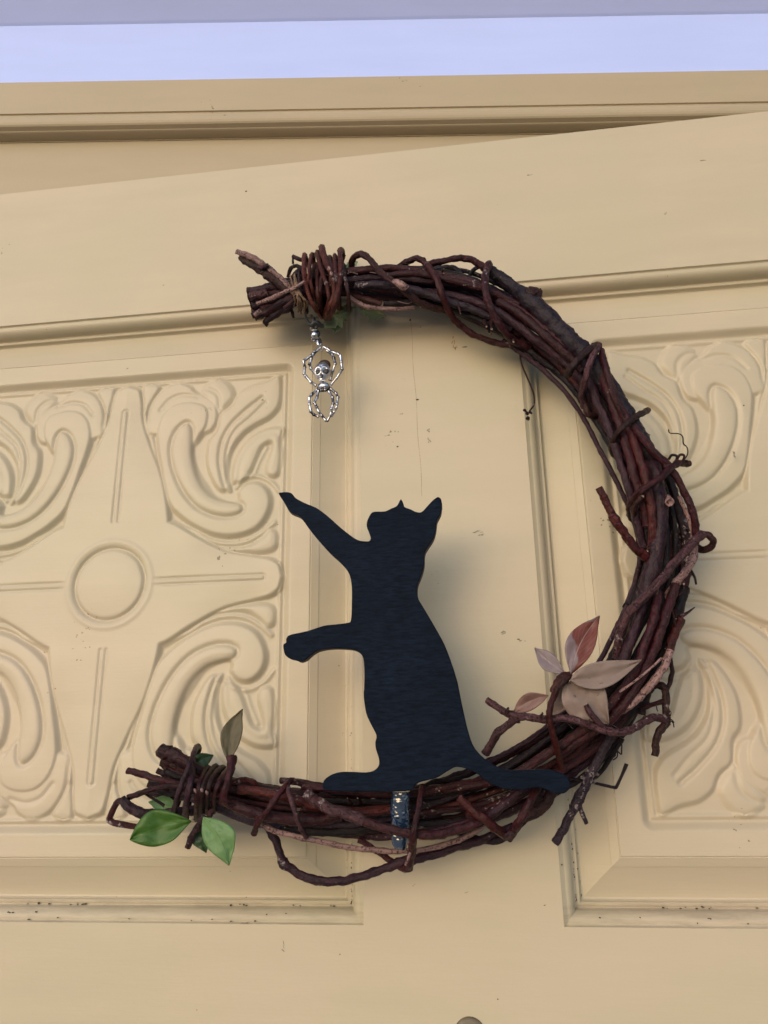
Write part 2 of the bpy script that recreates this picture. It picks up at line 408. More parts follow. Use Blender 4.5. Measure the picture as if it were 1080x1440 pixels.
# ------------------------------------------------------------------ door
door = empty('panelled_door', W(-0.039 * D, -CAM_H, 0), -PSI)
tag(door, 'cream yellow panelled front door with carved panels, standing ajar behind the twig crescent', 'door')
U0 = -0.039                         # middle of the door, in units of D
def L(u, v, w=0.0):                 # units of D -> door-local metres
    return ((u - U0) * D, -w * D, v * D + CAM_H)
TH = 0.040
PAN = [(-0.518, 0.2385), (0.440, 0.2385)]
PW, PH = 0.363, 0.4285              # half size of a panel opening
def slab(name, u0, u1, v0, v1):
    a = L(u0, v0); b = L(u1, v1)
    return link(name, box_mesh(name, a[0], b[0], 0, TH, a[2], b[2]), M['cream'], door)
vt = 0.9267; vb = -(CAM_H - 0.02) / D
ul, ur = U0 - 1.092, U0 + 1.092
pT, pB = 0.2385 + PH, 0.2385 - PH
slab('top_rail', ul, ur, pT, vt)
slab('bottom_rail', ul, ur, vb, pB)
slab('stile', ul, PAN[0][0] - PW, pB, pT)
slab('stile', PAN[1][0] + PW, ur, pB, pT)
slab('muntin', PAN[0][0] + PW, PAN[1][0] - PW, pB, pT)

# moulding and bevelled border: profile (inset, depth) in units of D
prof = [(0.0, 0.0), (0.0005, 0.0006), (0.0012, 0.0026), (0.0022, 0.0036), (0.0034, 0.0038), (0.0044, 0.0037), (0.0054, 0.0038)]
for k in range(1, 9):
    a = k / 8 * math.pi / 2
    prof.append((0.0052 + 0.0103 * math.sin(a), 0.0038 + 0.0150 * (1 - math.cos(a))))
prof += [(0.0158, 0.0198), (0.0165, 0.0220), (0.0174, 0.0226), (0.0184, 0.0222), (0.0192, 0.0217), (0.0218, 0.0215), (0.0226, 0.0222), (0.0236, 0.0258), (0.0250, 0.0280)]
mould = list(prof)
prof = [(0.0250, 0.0281)]
for k in range(10):                 # the concave bevel of the raised panel
    t = k / 9
    prof.append((0.0268 + 0.0342 * t, 0.0286 - 0.0133 * (t ** 1.3)))
prof += [(0.0613, 0.0146), (0.0625, 0.0140), (0.0690, 0.0112), (0.0712, 0.0102), (0.0718, 0.0108), (0.0724, 0.0108), (0.0732, 0.0098), (0.0745, 0.0096)]
bevel = prof
FIELD = 0.0096
OW, OH = PW - 0.0985, PH - 0.0985   # half size of the sunk ornament
def ring_mesh(name, prof, hw, hh, side_prof=None):
    vs, fs = [], []
    for side in range(4):
        b = len(vs)
        for s, d in (side_prof if side_prof and side % 2 else prof):
            a, c = (hw - s) * D, (hh - s) * D; y = d * D
            cor = [(-a, -c), (a, -c), (a, c), (-a, c)]
            p, q = cor[side], cor[(side + 1) % 4]
            vs += [(p[0], y, p[1]), (q[0], y, q[1])]
        for i in range(len(prof) - 1):
            fs.append((b + 2*i, b + 2*i + 1, b + 2*i + 3, b + 2*i + 2))
    return mesh(name, vs, fs)
mould_side = list(mould)            # on the uprights the paint has rounded the steps over
for i_, d_ in enumerate((0.0, 0.0005, 0.0010, 0.0017, 0.0025, 0.0031, 0.0037)): mould_side[i_] = (mould[i_][0], d_)
for i_, q_ in enumerate(mould):
    if 0.0156 < q_[0] < 0.0195: mould_side[i_] = (q_[0], 0.0192 + (q_[0] - 0.0156) * 0.65)
mould_me = ring_mesh('moulding', mould, PW, PH, mould_side); mould_me.materials.append(M['cream_mould'])
panel_me = ring_mesh('panel', bevel + [(0.0985, FIELD)], PW, PH); panel_me.materials.append(M['cream'])

# carved relief: height field over one quarter, mirrored four ways
QN = (250, 312)
def z1(x, y):                       # measured on the upper right quarter of the left panel
    u, v = UV(140 + x / 3.857, 520 + y / 3.857, -0.018 * D)
    return ((u / D - PAN[0][0]) / OW, (v / D - PAN[0][1]) / OH)
gx = (np.arange(QN[0] + 1) / QN[0]); gy = (np.arange(QN[1] + 1) / QN[1])
GX, GY = np.meshgrid(gx * OW, gy * OH, indexing='ij')
def segd(px, py, a, b):
    ax, ay = a; bx, by = b
    dx, dy = bx - ax, by - ay; l2 = dx * dx + dy * dy + 1e-12
    t = np.clip(((px - ax) * dx + (py - ay) * dy) / l2, 0, 1)
    return np.hypot(px - ax - t * dx, py - ay - t * dy), t
def curve(pts, closed=False, n=5):
    q = [z1(*p) for p in pts]
    return [(float(a[0]) * OW, float(a[1]) * OH) for a in catmull(q, n, closed)]
def sd(poly):
    d = np.full(GX.shape, 9.0); ins = np.zeros(GX.shape, bool)
    m = len(poly)
    for i in range(m):
        a, b = poly[i], poly[(i + 1) % m]
        dd, _ = segd(GX, GY, a, b); d = np.minimum(d, dd)
        if a[1] != b[1]:
            c = ((a[1] > GY) != (b[1] > GY)) & (GX < (b[0] - a[0]) * (GY - a[1]) / (b[1] - a[1]) + a[0])
            ins ^= c
    return np.where(ins, d, -d)
def pd(line):
    d = np.full(GX.shape, 9.0)
    for a, b in zip(line[:-1], line[1:]):
        d = np.minimum(d, segd(GX, GY, a, b)[0])
    return d
def ss(x): x = np.clip(x, 0, 1); return x * x * (3 - 2 * x)
H = np.zeros(GX.shape)
def raise_(pts, lvl, r, n=5, dome=0.35, smoothpts=True):
    global H
    q = curve(pts, True, n) if smoothpts else [(float(z1(*p)[0]) * OW, float(z1(*p)[1]) * OH) for p in pts]
    s = sd(q)
    h = lvl * (1 - dome) * ss(s / r) + lvl * dome * np.sqrt(np.clip(1 - (1 - np.clip(s / (r * 3.4), 0, 1)) ** 2, 0, 1))
    H = np.where(s > 0, np.maximum(H, h), H)
    return s
def groove(pts, depth, w, n=5):
    global H
    d = pd(curve(pts, False, n)); H = H - depth * np.exp(-(d / w) ** 2)
def ridge(pts, hgt, w, n=5):
    global H
    d = pd(curve(pts, False, n)); H = np.maximum(H, 0) + hgt * np.exp(-(d / w) ** 2) * (H < hgt * 3)
LV = 0.0100
# small lobes behind the scrolls
raise_([(232,110),(255,82),(300,76),(340,100),(300,170),(268,240),(255,330),(240,240)], LV * 0.62, 0.006)
raise_([(290,365),(262,270),(285,180),(345,105),(430,68),(500,88),(532,120),(600,150),(650,200),(640,300),(560,360)], LV * 0.62, 0.006)
raise_([(545,120),(600,62),(665,45),(725,90),(740,150),(690,215),(650,250),(600,200)], LV * 0.70, 0.009, dome=0.6)
groove([(560,110),(610,115),(650,150),(655,215)], 0.0025, 0.0035)
groove([(335,225),(390,165),(460,140),(540,150)], 0.0022, 0.003)
# tall corner leaf
raise_([(985,28),(900,62),(815,88),(750,135),(715,195),(655,245),(632,330),(588,390),(575,500),(600,590),(645,660),(700,670),(722,655),(705,560),(725,450),(785,365),(850,315),(930,270),(985,205),(1000,110)], LV * 0.86, 0.007, dome=0.45)
groove([(885,158),(800,225),(715,310),(668,400),(655,500),(672,600),(690,655)], 0.0036, 0.0032)
groove([(905,185),(830,260),(740,340),(700,430),(688,520),(695,620)], 0.0022, 0.0028)
# side leaf with its notch
raise_([(1010,318),(930,312),(850,345),(785,400),(735,480),(715,560),(722,625),(790,608),(830,560),(858,500),(890,430),(930,408),(915,470),(895,530),(905,580),(950,592),(985,560),(998,470),(995,390)], LV * 0.82, 0.007, dome=0.5)
groove([(760,590),(780,500),(830,420),(900,365),(960,350)], 0.0012, 0.004)
# the big scroll
scroll = [(560,178),(480,168),(400,190),(338,250),(306,335),(308,420),(325,520),(345,640),(375,745),(440,815),(510,862),(600,905),(700,922),(800,905),(880,860),(932,780),(945,700),(915,635),(855,603),(790,618),(748,665),(745,705),(690,700),(630,672),(575,600),(540,520),(528,430),(560,375),(598,320),(612,250),(600,205)]
raise_(scroll, LV * 1.0, 0.008, dome=0.30)
roll = [(482,296),(430,335),(398,410),(400,500),(430,600),(480,690),(550,760),(640,797),(725,800),(780,775),(778,738),(730,720),(650,708),(585,660),(540,585),(515,490),(512,400),(510,325)]
q = curve(roll, True); s = sd(q)
H = H - 0.0036 * np.exp(-((s + 0.0008) / 0.0036) ** 2)
H = np.where(s > 0, H - 0.001 + 0.0035 * np.sqrt(np.clip(1 - (1 - np.clip(s / 0.018, 0, 1)) ** 2, 0, 1)), H)
# lobe under the scroll
raise_([(560,945),(640,958),(740,962),(820,945),(880,905),(930,862),(972,885),(975,950),(935,992),(850,1005),(750,995),(650,975)], LV * 0.78, 0.007, dome=0.6)
# bead following the scroll
ridge([(300,862),(385,828),(440,850),(520,880),(600,925),(700,945),(800,932),(885,885),(950,830)], 0.0035, 0.0032)
ridge([(255,240),(262,330),(285,375),(305,470),(330,600),(352,720),(378,810)], 0.0032, 0.003)
ridge([(745,640),(790,590),(860,580),(930,610),(975,660)], 0.003, 0.003)
ridge([(835,575),(870,490),(905,425)], 0.002, 0.003)
# cross petals: axis aligned on the panel's own axes
def petal(prof, vertical, L0, vein1):
    global H
    a, b = (GX, GY) if vertical else (GY, GX)      # a across, b along
    ha, hb = (OW, OH) if vertical else (OH, OW)
    pos = np.array([p[0] for p in prof]); wid = np.array([p[1] for p in prof])
    xs = catmull([(p, w) for p, w in prof], 6); xs = np.array(xs)
    poly = [(float(xs[0, 1]), -0.05)] + [(float(w), float(p)) for p, w in xs] + [(-float(w), float(p)) for p, w in xs[::-1]] + [(-float(xs[0, 1]), -0.05)]
    if not vertical: poly = [(y, x) for x, y in poly]
    s = sd(poly)
    h = LV * 0.95 * ss(s / 0.0085) - 0.0042 * np.clip(np.abs(a) / (np.interp(b, xs[:, 0], xs[:, 1]) + 1e-6), 0, 1) * ss((b - 0.102) / 0.08) * ss((hb - 0.01 - b) / 0.05)
    H = np.where(s > 0, np.maximum(H, h), H)
    cen = np.clip(np.maximum(0, b - vein1), 0, 1)
    dd = np.hypot(a, cen)
    g = np.exp(-((dd - 0.0042) / 0.0018) ** 2)
    H = H - 0.0022 * g * ss((b - 0.060) / 0.02)
petal([(0.0, 0.085), (0.06, 0.088), (0.11, 0.083), (0.16, 0.070), (0.21, 0.049), (0.25, 0.034), (0.285, 0.029), (0.306, 0.022), (0.315, 0.002)], True, 0, 0.265)
petal([(0.0, 0.098), (0.06, 0.097), (0.09, 0.090), (0.13, 0.066), (0.17, 0.046), (0.21, 0.037), (0.235, 0.031), (0.250, 0.020), (0.256, 0.002)], False, 0, 0.222)
# crease where the petals meet
rr = np.hypot(GX, GY)
# hub
H = H - 0.0044 * np.exp(-((rr - 0.0520) / 0.0030) ** 2)
H = H + 0.0014 * np.exp(-((rr - 0.062) / 0.004) ** 2)
H = np.where(rr < 0.050, H + 0.0034 * np.clip(1 - (rr / 0.05) ** 2, 0, 1), H)
# paint softens everything
for _ in range(2):
    P_ = np.pad(H, 1, mode='edge'); H = (P_[1:-1, 1:-1] * 4 + P_[:-2, 1:-1] + P_[2:, 1:-1] + P_[1:-1, :-2] + P_[1:-1, 2:]) / 8
# rim of the sunk field, rounded in the corner
rx = OW - GX; ry = OH - GY; cr = 0.016
qx = np.maximum(cr - rx, 0); qy = np.maximum(cr - ry, 0)
e = cr - np.hypot(qx, qy); e = np.where((rx < cr) & (ry < cr), e, np.minimum(rx, ry))
BASE = 0.0185
# paint coats have filled the carving
H = H * 0.80
full = BASE - H
full = full + (FIELD - full) * (1 - ss((e - 0.0010) / 0.0125))
full = full - 0.0022 * np.exp(-((e - 0.0175) / 0.003) ** 2) * (H < 0.003)
nx, ny = QN
ix = np.abs(np.arange(-nx, nx + 1)); iy = np.abs(np.arange(-ny, ny + 1))
DEP = full[np.ix_(ix, iy)]
XX, ZZ = np.meshgrid(np.arange(-nx, nx + 1) / nx * OW, np.arange(-ny, ny + 1) / ny * OH, indexing='ij')
# hand-made unevenness over the whole panel
DEP = DEP + 0.00035 * np.sin(XX * 61 + 1.3) * np.cos(ZZ * 47 + 0.4) * np.clip((DEP - FIELD) / 0.004, 0, 1)
verts = np.stack([XX * D, DEP * D, ZZ * D], -1).reshape(-1, 3)
Nx, Ny = 2 * nx + 1, 2 * ny + 1
idx = np.arange(Nx * Ny).reshape(Nx, Ny)
quads = np.stack([idx[:-1, :-1], idx[1:, :-1], idx[1:, 1:], idx[:-1, 1:]], -1).reshape(-1, 4)
carve = bpy.data.meshes.new('carving')
carve.vertices.add(len(verts)); carve.vertices.foreach_set('co', verts.ravel())
carve.loops.add(quads.size); carve.loops.foreach_set('vertex_index', quads.ravel().astype(np.int32))
carve.polygons.add(len(quads)); carve.polygons.foreach_set('loop_start', np.arange(0, quads.size, 4, dtype=np.int32))
carve.polygons.foreach_set('loop_total', np.full(len(quads), 4, dtype=np.int32))
carve.update(calc_edges=True); carve.validate()
carve.polygons.foreach_set('use_smooth', np.ones(len(carve.polygons), bool))
carve.materials.append(M['cream_gloss'])
for pu, pv in PAN:
    c = L(pu, pv)
    link('moulding', mould_me, None, door, c)
    p = link('panel', panel_me, None, door, c)
    link('carving', carve, None, p, (0, 0, 0))
    bk = box_mesh('panel_back', -(PW + 0.001) * D, (PW + 0.001) * D, 0.034 * D, TH - 0.004, -(PH + 0.001) * D, (PH + 0.001) * D)
    link('panel_back', bk, M['cream'], door, c)

# peephole rim at the bottom of the picture
pu, pv = UV(661, 1455); cx, cz = (pu / D - U0) * D, pv + CAM_H
vs, fs = [], []
rp = PR(661, 1455, 0, 22.5); seg = 32
prof = [(rp, 0.0002), (rp * 1.0, -0.0006), (rp * 0.93, -0.0013), (rp * 0.80, -0.0017), (rp * 0.5, -0.0019), (rp * 0.2, -0.0019)]
for r_, y_ in prof:
    for k in range(seg):
        a = 2 * math.pi * k / seg; vs.append((cx + r_ * math.cos(a), y_, cz + r_ * math.sin(a)))
for i in range(len(prof) - 1):
    for k in range(seg):
        k2 = (k + 1) % seg; fs.append((i*seg + k, i*seg + k2, (i+1)*seg + k2, (i+1)*seg + k))
fs.append(tuple((len(prof) - 1) * seg + k for k in range(seg)))
link('peephole', mesh('peephole', vs, fs), plain('tarnished_rim', (0.13, 0.10, 0.06), 0.5, bump=0.3), door, smooth=True)

# crack, scuffs, dirt (thin flakes on the paint)
def flake(vs, fs, u, v, w, ru, rv, ang, seed, n=9, th=0.00012):
    b = len(vs); rr_ = random.Random(seed)
    for k in range(n):
        a = 2 * math.pi * k / n; q = rr_.uniform(0.55, 1.15)
        x, y = ru * math.cos(a) * q, rv * math.sin(a) * q
        x, y = x * math.cos(ang) - y * math.sin(ang), x * math.sin(ang) + y * math.cos(ang)
        vs.append(((u - U0 * D) + x, -w - th, v + CAM_H + y))
    for k in range(n):
        x = vs[b + k]; vs.append((x[0], -w + 0.0004, x[2]))
    fs.append(tuple(b + k for k in reversed(range(n))))
    for k in range(n): fs.append((b + k, b + (k+1) % n, b + n + (k+1) % n, b + n + k))
marks = {'dirt': [(346,269,1.6,1.3,0),(587,562,3,1.2,-.2),(559,628,1.3,1.3,0),(640,490,1,3,0),(591,460,1.2,.6,0),(729,899,2,.8,0),(790,1216,1.2,1.2,0),(766,1273,2.2,.7,.3),(478,1342,1,1,0),(700,1405,1.3,1,0),(577,450,1.5,2,0),(1046,570,1,1,0),(653,488,5,.8,0),(812,1222,1.2,1.2,0)],
         'scuff': [(604,605,3.5,3,.5),(604,619,2.5,4,.2),(545,612,4,1.2,0),(565,582,3,1.5,0),(705,890,7,2,.3),(735,900,5,2,0),(672,748,8,1.5,.1),(676,752,6,1.2,-.2),(990,225,5,1,0),(745,246,4,1,0),(935,300,2,2,0),(655,1255,3,1,0),(582,1245,2,1.5,0),(1032,640,2,6,.3),(398,1330,1.2,9,.5),(342,1298,6,1.2,.3)],
         'stain': [(637,480,2.5,9,0),(642,488,2.5,2.5,0),(975,122,7,2,.2)]}
for nm, lst in marks.items():
    vs, fs = [], []
    for i, (x, y, a, b, an) in enumerate(lst):
        if y < 200 and x > 900: continue
        u, v = UV(x, y); s = PR(x, y, 0, 1)
        if nm == 'dirt': flake(vs, fs, u, v, 0, a * s, b * s, an, i)
        else:
            for k in range(5):
                flake(vs, fs, u + rnd.uniform(-1, 1) * a * s * .9, v + rnd.uniform(-1, 1) * b * s * .9, 0, a * s * .35, b * s * .35, an + rnd.uniform(-.5, .5), i * 9 + k)
    o = link('paint_mark', mesh('paint_mark', vs, fs), M[nm], door); o['kind'] = 'stuff'
vs, fs = [], []
for i in range(1, 60):
    t = i / 60; x = 577 + 17 * t + 0.7 * math.sin(t * 17); y = 445 + 255 * t
    u, v = UV(x, y); s = PR(x, y, 0, 1)
    flake(vs, fs, u, v, 0, 0.30 * s, 2.6 * s, 0.03, i, 6, 0.00006)
link('paint_crack', mesh('paint_crack', vs, fs), plain('crack_brown', (0.20, 0.145, 0.085), 0.9), door)['kind'] = 'stuff'  # hairline crack drawn as thin dark brown flakes
# grit lying on the lower ledges of the mouldings
vs, fs = [], []
rg = random.Random(3)
for pu, pv in PAN:
    for i in range(170):
        t = rg.random(); led = rg.choice([(0.0175, 0.0215), (0.0175, 0.0215), (0.024, 0.029), (0.010, 0.006), (0.004, 0.0015)])
        clump = noise.noise(Vector((t * 14, pu * 5, led[0] * 300)))
        if clump < rg.uniform(-0.25, 0.45): continue
        uu = pu + (t * 2 - 1) * (PW - 0.02); vv = pv - PH + led[0] + rg.uniform(-0.0012, 0.0012)
        flake(vs, fs, uu * D, vv * D, -(led[1] - 0.0008) * D, rg.uniform(0.0002, 0.0009), rg.uniform(0.00015, 0.00040), 0, i, 6, 0.0003)
    sgn = 1 if pu < 0 else -1
    for i in range(60):
        t = rg.random() ** 2; led = rg.choice([(0.0175, 0.0215), (0.024, 0.029)])
        flake(vs, fs, (pu + sgn * (PW - led[0] + rg.uniform(-.001, .001))) * D, (pv - PH + 0.02 + t * 0.2) * D, -(led[1] - 0.0008) * D, rg.uniform(0.0002, 0.0004), rg.uniform(0.0002, 0.0008), 0, i, 6, 0.0003)
link('moulding_grit', mesh('moulding_grit', vs, fs), M['dirt'], door)['kind'] = 'stuff'

# ------------------------------------------------------------------ twig crescent
base_pt = P(600, 1140, 0.02)
wreath = empty('twig_crescent', base_pt)
tag(wreath, 'crescent shaped wreath of dark red vine twigs with leaves, hanging on the yellow door', 'wreath')
mm = 0.0008                         # unit of the h values below, metres
def r_big(r): return (max(r) if isinstance(r, tuple) else r) > 2.4
def stroke(mat, pts, r, name='twig', sides=9, rough=0.22, n=6, smooth=True, knots=0, flat=1.0, parent=None, cap=None):
    """pts: (px, py, h in mm[, radius px])"""
    rad_px = [(p[3] if len(p) > 3 else (r if not isinstance(r, tuple) else r[0] + (r[1] - r[0]) * i / (len(pts) - 1))) for i, p in enumerate(pts)]
    w = [P(p[0], p[1], p[2] * mm) for p in pts]
    rr_ = [PR(p[0], p[1], p[2] * mm, q) for p, q in zip(pts, rad_px)]
    data = [(a.x, a.y, a.z, b) for a, b in zip(w, rr_)]
    sides = sides + 3 if r_big(r) else sides
    if smooth: data = catmull(data, n * 2 if r_big(r) else n)
    else:
        dd = []
        for a, b in zip(data[:-1], data[1:]):
            for k in range(4): t = [0.04, .33, .66, .96][k]; dd.append(np.array(a) + (np.array(b) - np.array(a)) * t)
        data = [np.array(data[0])] + dd + [np.array(data[-1])]
    sd_ = rnd.random() * 100
    pos, rad = [], []
    for i, d in enumerate(data):
        k = 1 + 0.06 * noise.noise(Vector((i * 0.2, sd_, 0)))
        if knots and i % (2 * knots) in (knots - 1, knots): k *= 1.09
        wob = Vector((noise.noise(Vector((i * .18, sd_, 5))), noise.noise(Vector((i * .18, sd_, 9))), noise.noise(Vector((i * .18, sd_, 13))))) * d[3] * 0.16
        pos.append(Vector(d[:3]) + wob); rad.append(max(d[3], 1e-5) * k)
    vs, fs, uvs = [], [], []
    tube(vs, fs, uvs, pos, rad, sides, rough, sd_, flat=flat, bark_=0.13 if r_big(r) else 0.0)
    mats = [M[mat], M['cutwood']] if cap else [M[mat]]
    o = build_uv(name, vs, fs, uvs, mats, parent or wreath)
    if cap:
        o.data.polygons[len(fs) - (2 if cap == 'start' else 1)].material_index = 1
        if cap == 'both': o.data.polygons[len(fs) - 2].material_index = 1
    return o

# the bundle: centre line (px), half width (px)
CL = [(352,428,26),(385,418,28),(430,404,28),(480,398,26),(540,400,30),(600,404,34),(650,412,38),(700,436,40),(750,468,38),(800,510,38),(842,560,40),(875,615,42),(905,670,42),(930,730,44),(936,790,46),(922,850,48),(902,905,48),(872,965,48),(830,1020,46),(780,1062,46),(720,1100,48),(660,1128,48),(600,1142,42),(530,1146,40),(460,1142,36),(400,1136,32),(340,1122,30),(290,1110,30),(245,1100,34),(214,1088,36)]
CLs = catmull([(a, b, c) for a, b, c in CL], 6)
NC = len(CLs)
def bundle_at(i):
    p = CLs[int(min(max(i, 0), NC - 1))]; j = int(min(max(i + 1, 1), NC - 1)); k = int(max(min(i - 1, NC - 2), 0))
    t = CLs[j] - CLs[k]; l = math.hypot(t[0], t[1]) + 1e-9
    return p, (-t[1] / l, t[0] / l)
mats_b = ['maroon', 'dark', 'purple', 'dark', 'maroon', 'dark', 'purple', 'red', 'dark', 'maroon', 'brown', 'purple', 'dark', 'maroon', 'grey']  # dark bark repeated so its colour also stands for shaded gaps
NT_ = 27
for k in range(NT_):
    if k < 11: i0, i1 = 0, NC - 1
    else:
        i0 = rnd.choice([0, 0, int(rnd.uniform(0, NC * 0.5)), int(rnd.uniform(NC * 0.3, NC * 0.6))]); i1 = int(min(NC - 1, i0 + rnd.uniform(0.35, 0.8) * NC))
        if k % 3 == 0: i1 = NC - 1; i0 = int(rnd.uniform(0.2, 0.7) * NC)
    i0 += int(rnd.uniform(0, 3)); i1 -= int(rnd.uniform(0, 3))
    ph0 = rnd.uniform(0, 2 * math.pi); tw = rnd.uniform(-1.5, 1.5) * 1.3; rad0 = math.sqrt(rnd.uniform(0.12, 0.84)); sdk = rnd.random() * 50
    rpx = rnd.choice([2.8, 3.6, 4.4, 5.2, 6.0])
    pts = []
    for i in range(i0, i1 + 1, 3):
        (x, y, hw), (nx_, ny_) = bundle_at(i)
        f = i / NC
        tight = 1.0
        if i > NC - 24: tight = 0.72 + 0.28 * abs(i - (NC - 12)) / 12
        if i < 22: tight = 0.66 + 0.34 * abs(i - 12) / 12
        tight = min(tight, 1.0)
        ph = ph0 + tw * f * 2 * math.pi * 0.55 + 0.7 * noise.noise(Vector((f * 6, sdk, 0)))
        rho = rad0 * (1 + 0.18 * noise.noise(Vector((f * 9, sdk, 3))))
        lat = rho * math.cos(ph) * (hw - rpx) * tight; dep = 21 + rho * math.sin(ph) * 15.5 * (0.8 + 0.2 * tight)
        pts.append((x + nx_ * lat, y + ny_ * lat, max(dep, 4 + rpx * 0.4), rpx * (1.0 + 0.15 * noise.noise(Vector((f * 5, sdk, 8))))))
    if len(pts) > 3: stroke(mats_b[k % len(mats_b)], pts, rpx, n=4, sides=8, knots=rnd.choice([0, 11, 14, 19]), cap='both')

# thick limbs
_o = stroke('grey', [(686,379,38,8),(705,392,36,9),(725,407,38,9.5),(743,421,44,13),(770,447,44,13.5),(800,478,44,14),(825,503,43,14),(848,535,42,14),(870,567,42,13.5),(892,603,42,12.5),(912,637,40,11),(932,660,34,8)], 12, 'branch', 14, 0.14, cap='both')
_o['label'] = 'thickest grey purple vine branch along the upper right of the crescent'
stroke('brown', [(738,412,41,9),(748,419,43,14),(757,426,41,10)], 10, 'knot', 12, 0.5)
stroke('purple', [(905,640,36,8),(920,662,40,10),(926,700,42,10.5),(927,745,42,11),(920,790,42,11.5),(909,830,41,11),(898,865,40,9),(884,905,40,8),(868,945,38,8),(850,975,36,7)], 10, 'branch', 14, 0.2)
stroke('grey', [(240,1108,24),(300,1130,24),(350,1150,24),(400,1158,24),(450,1160,26),(500,1158,26),(560,1150,22),(620,1140,20)], 9, 'branch', 12, 0.14)
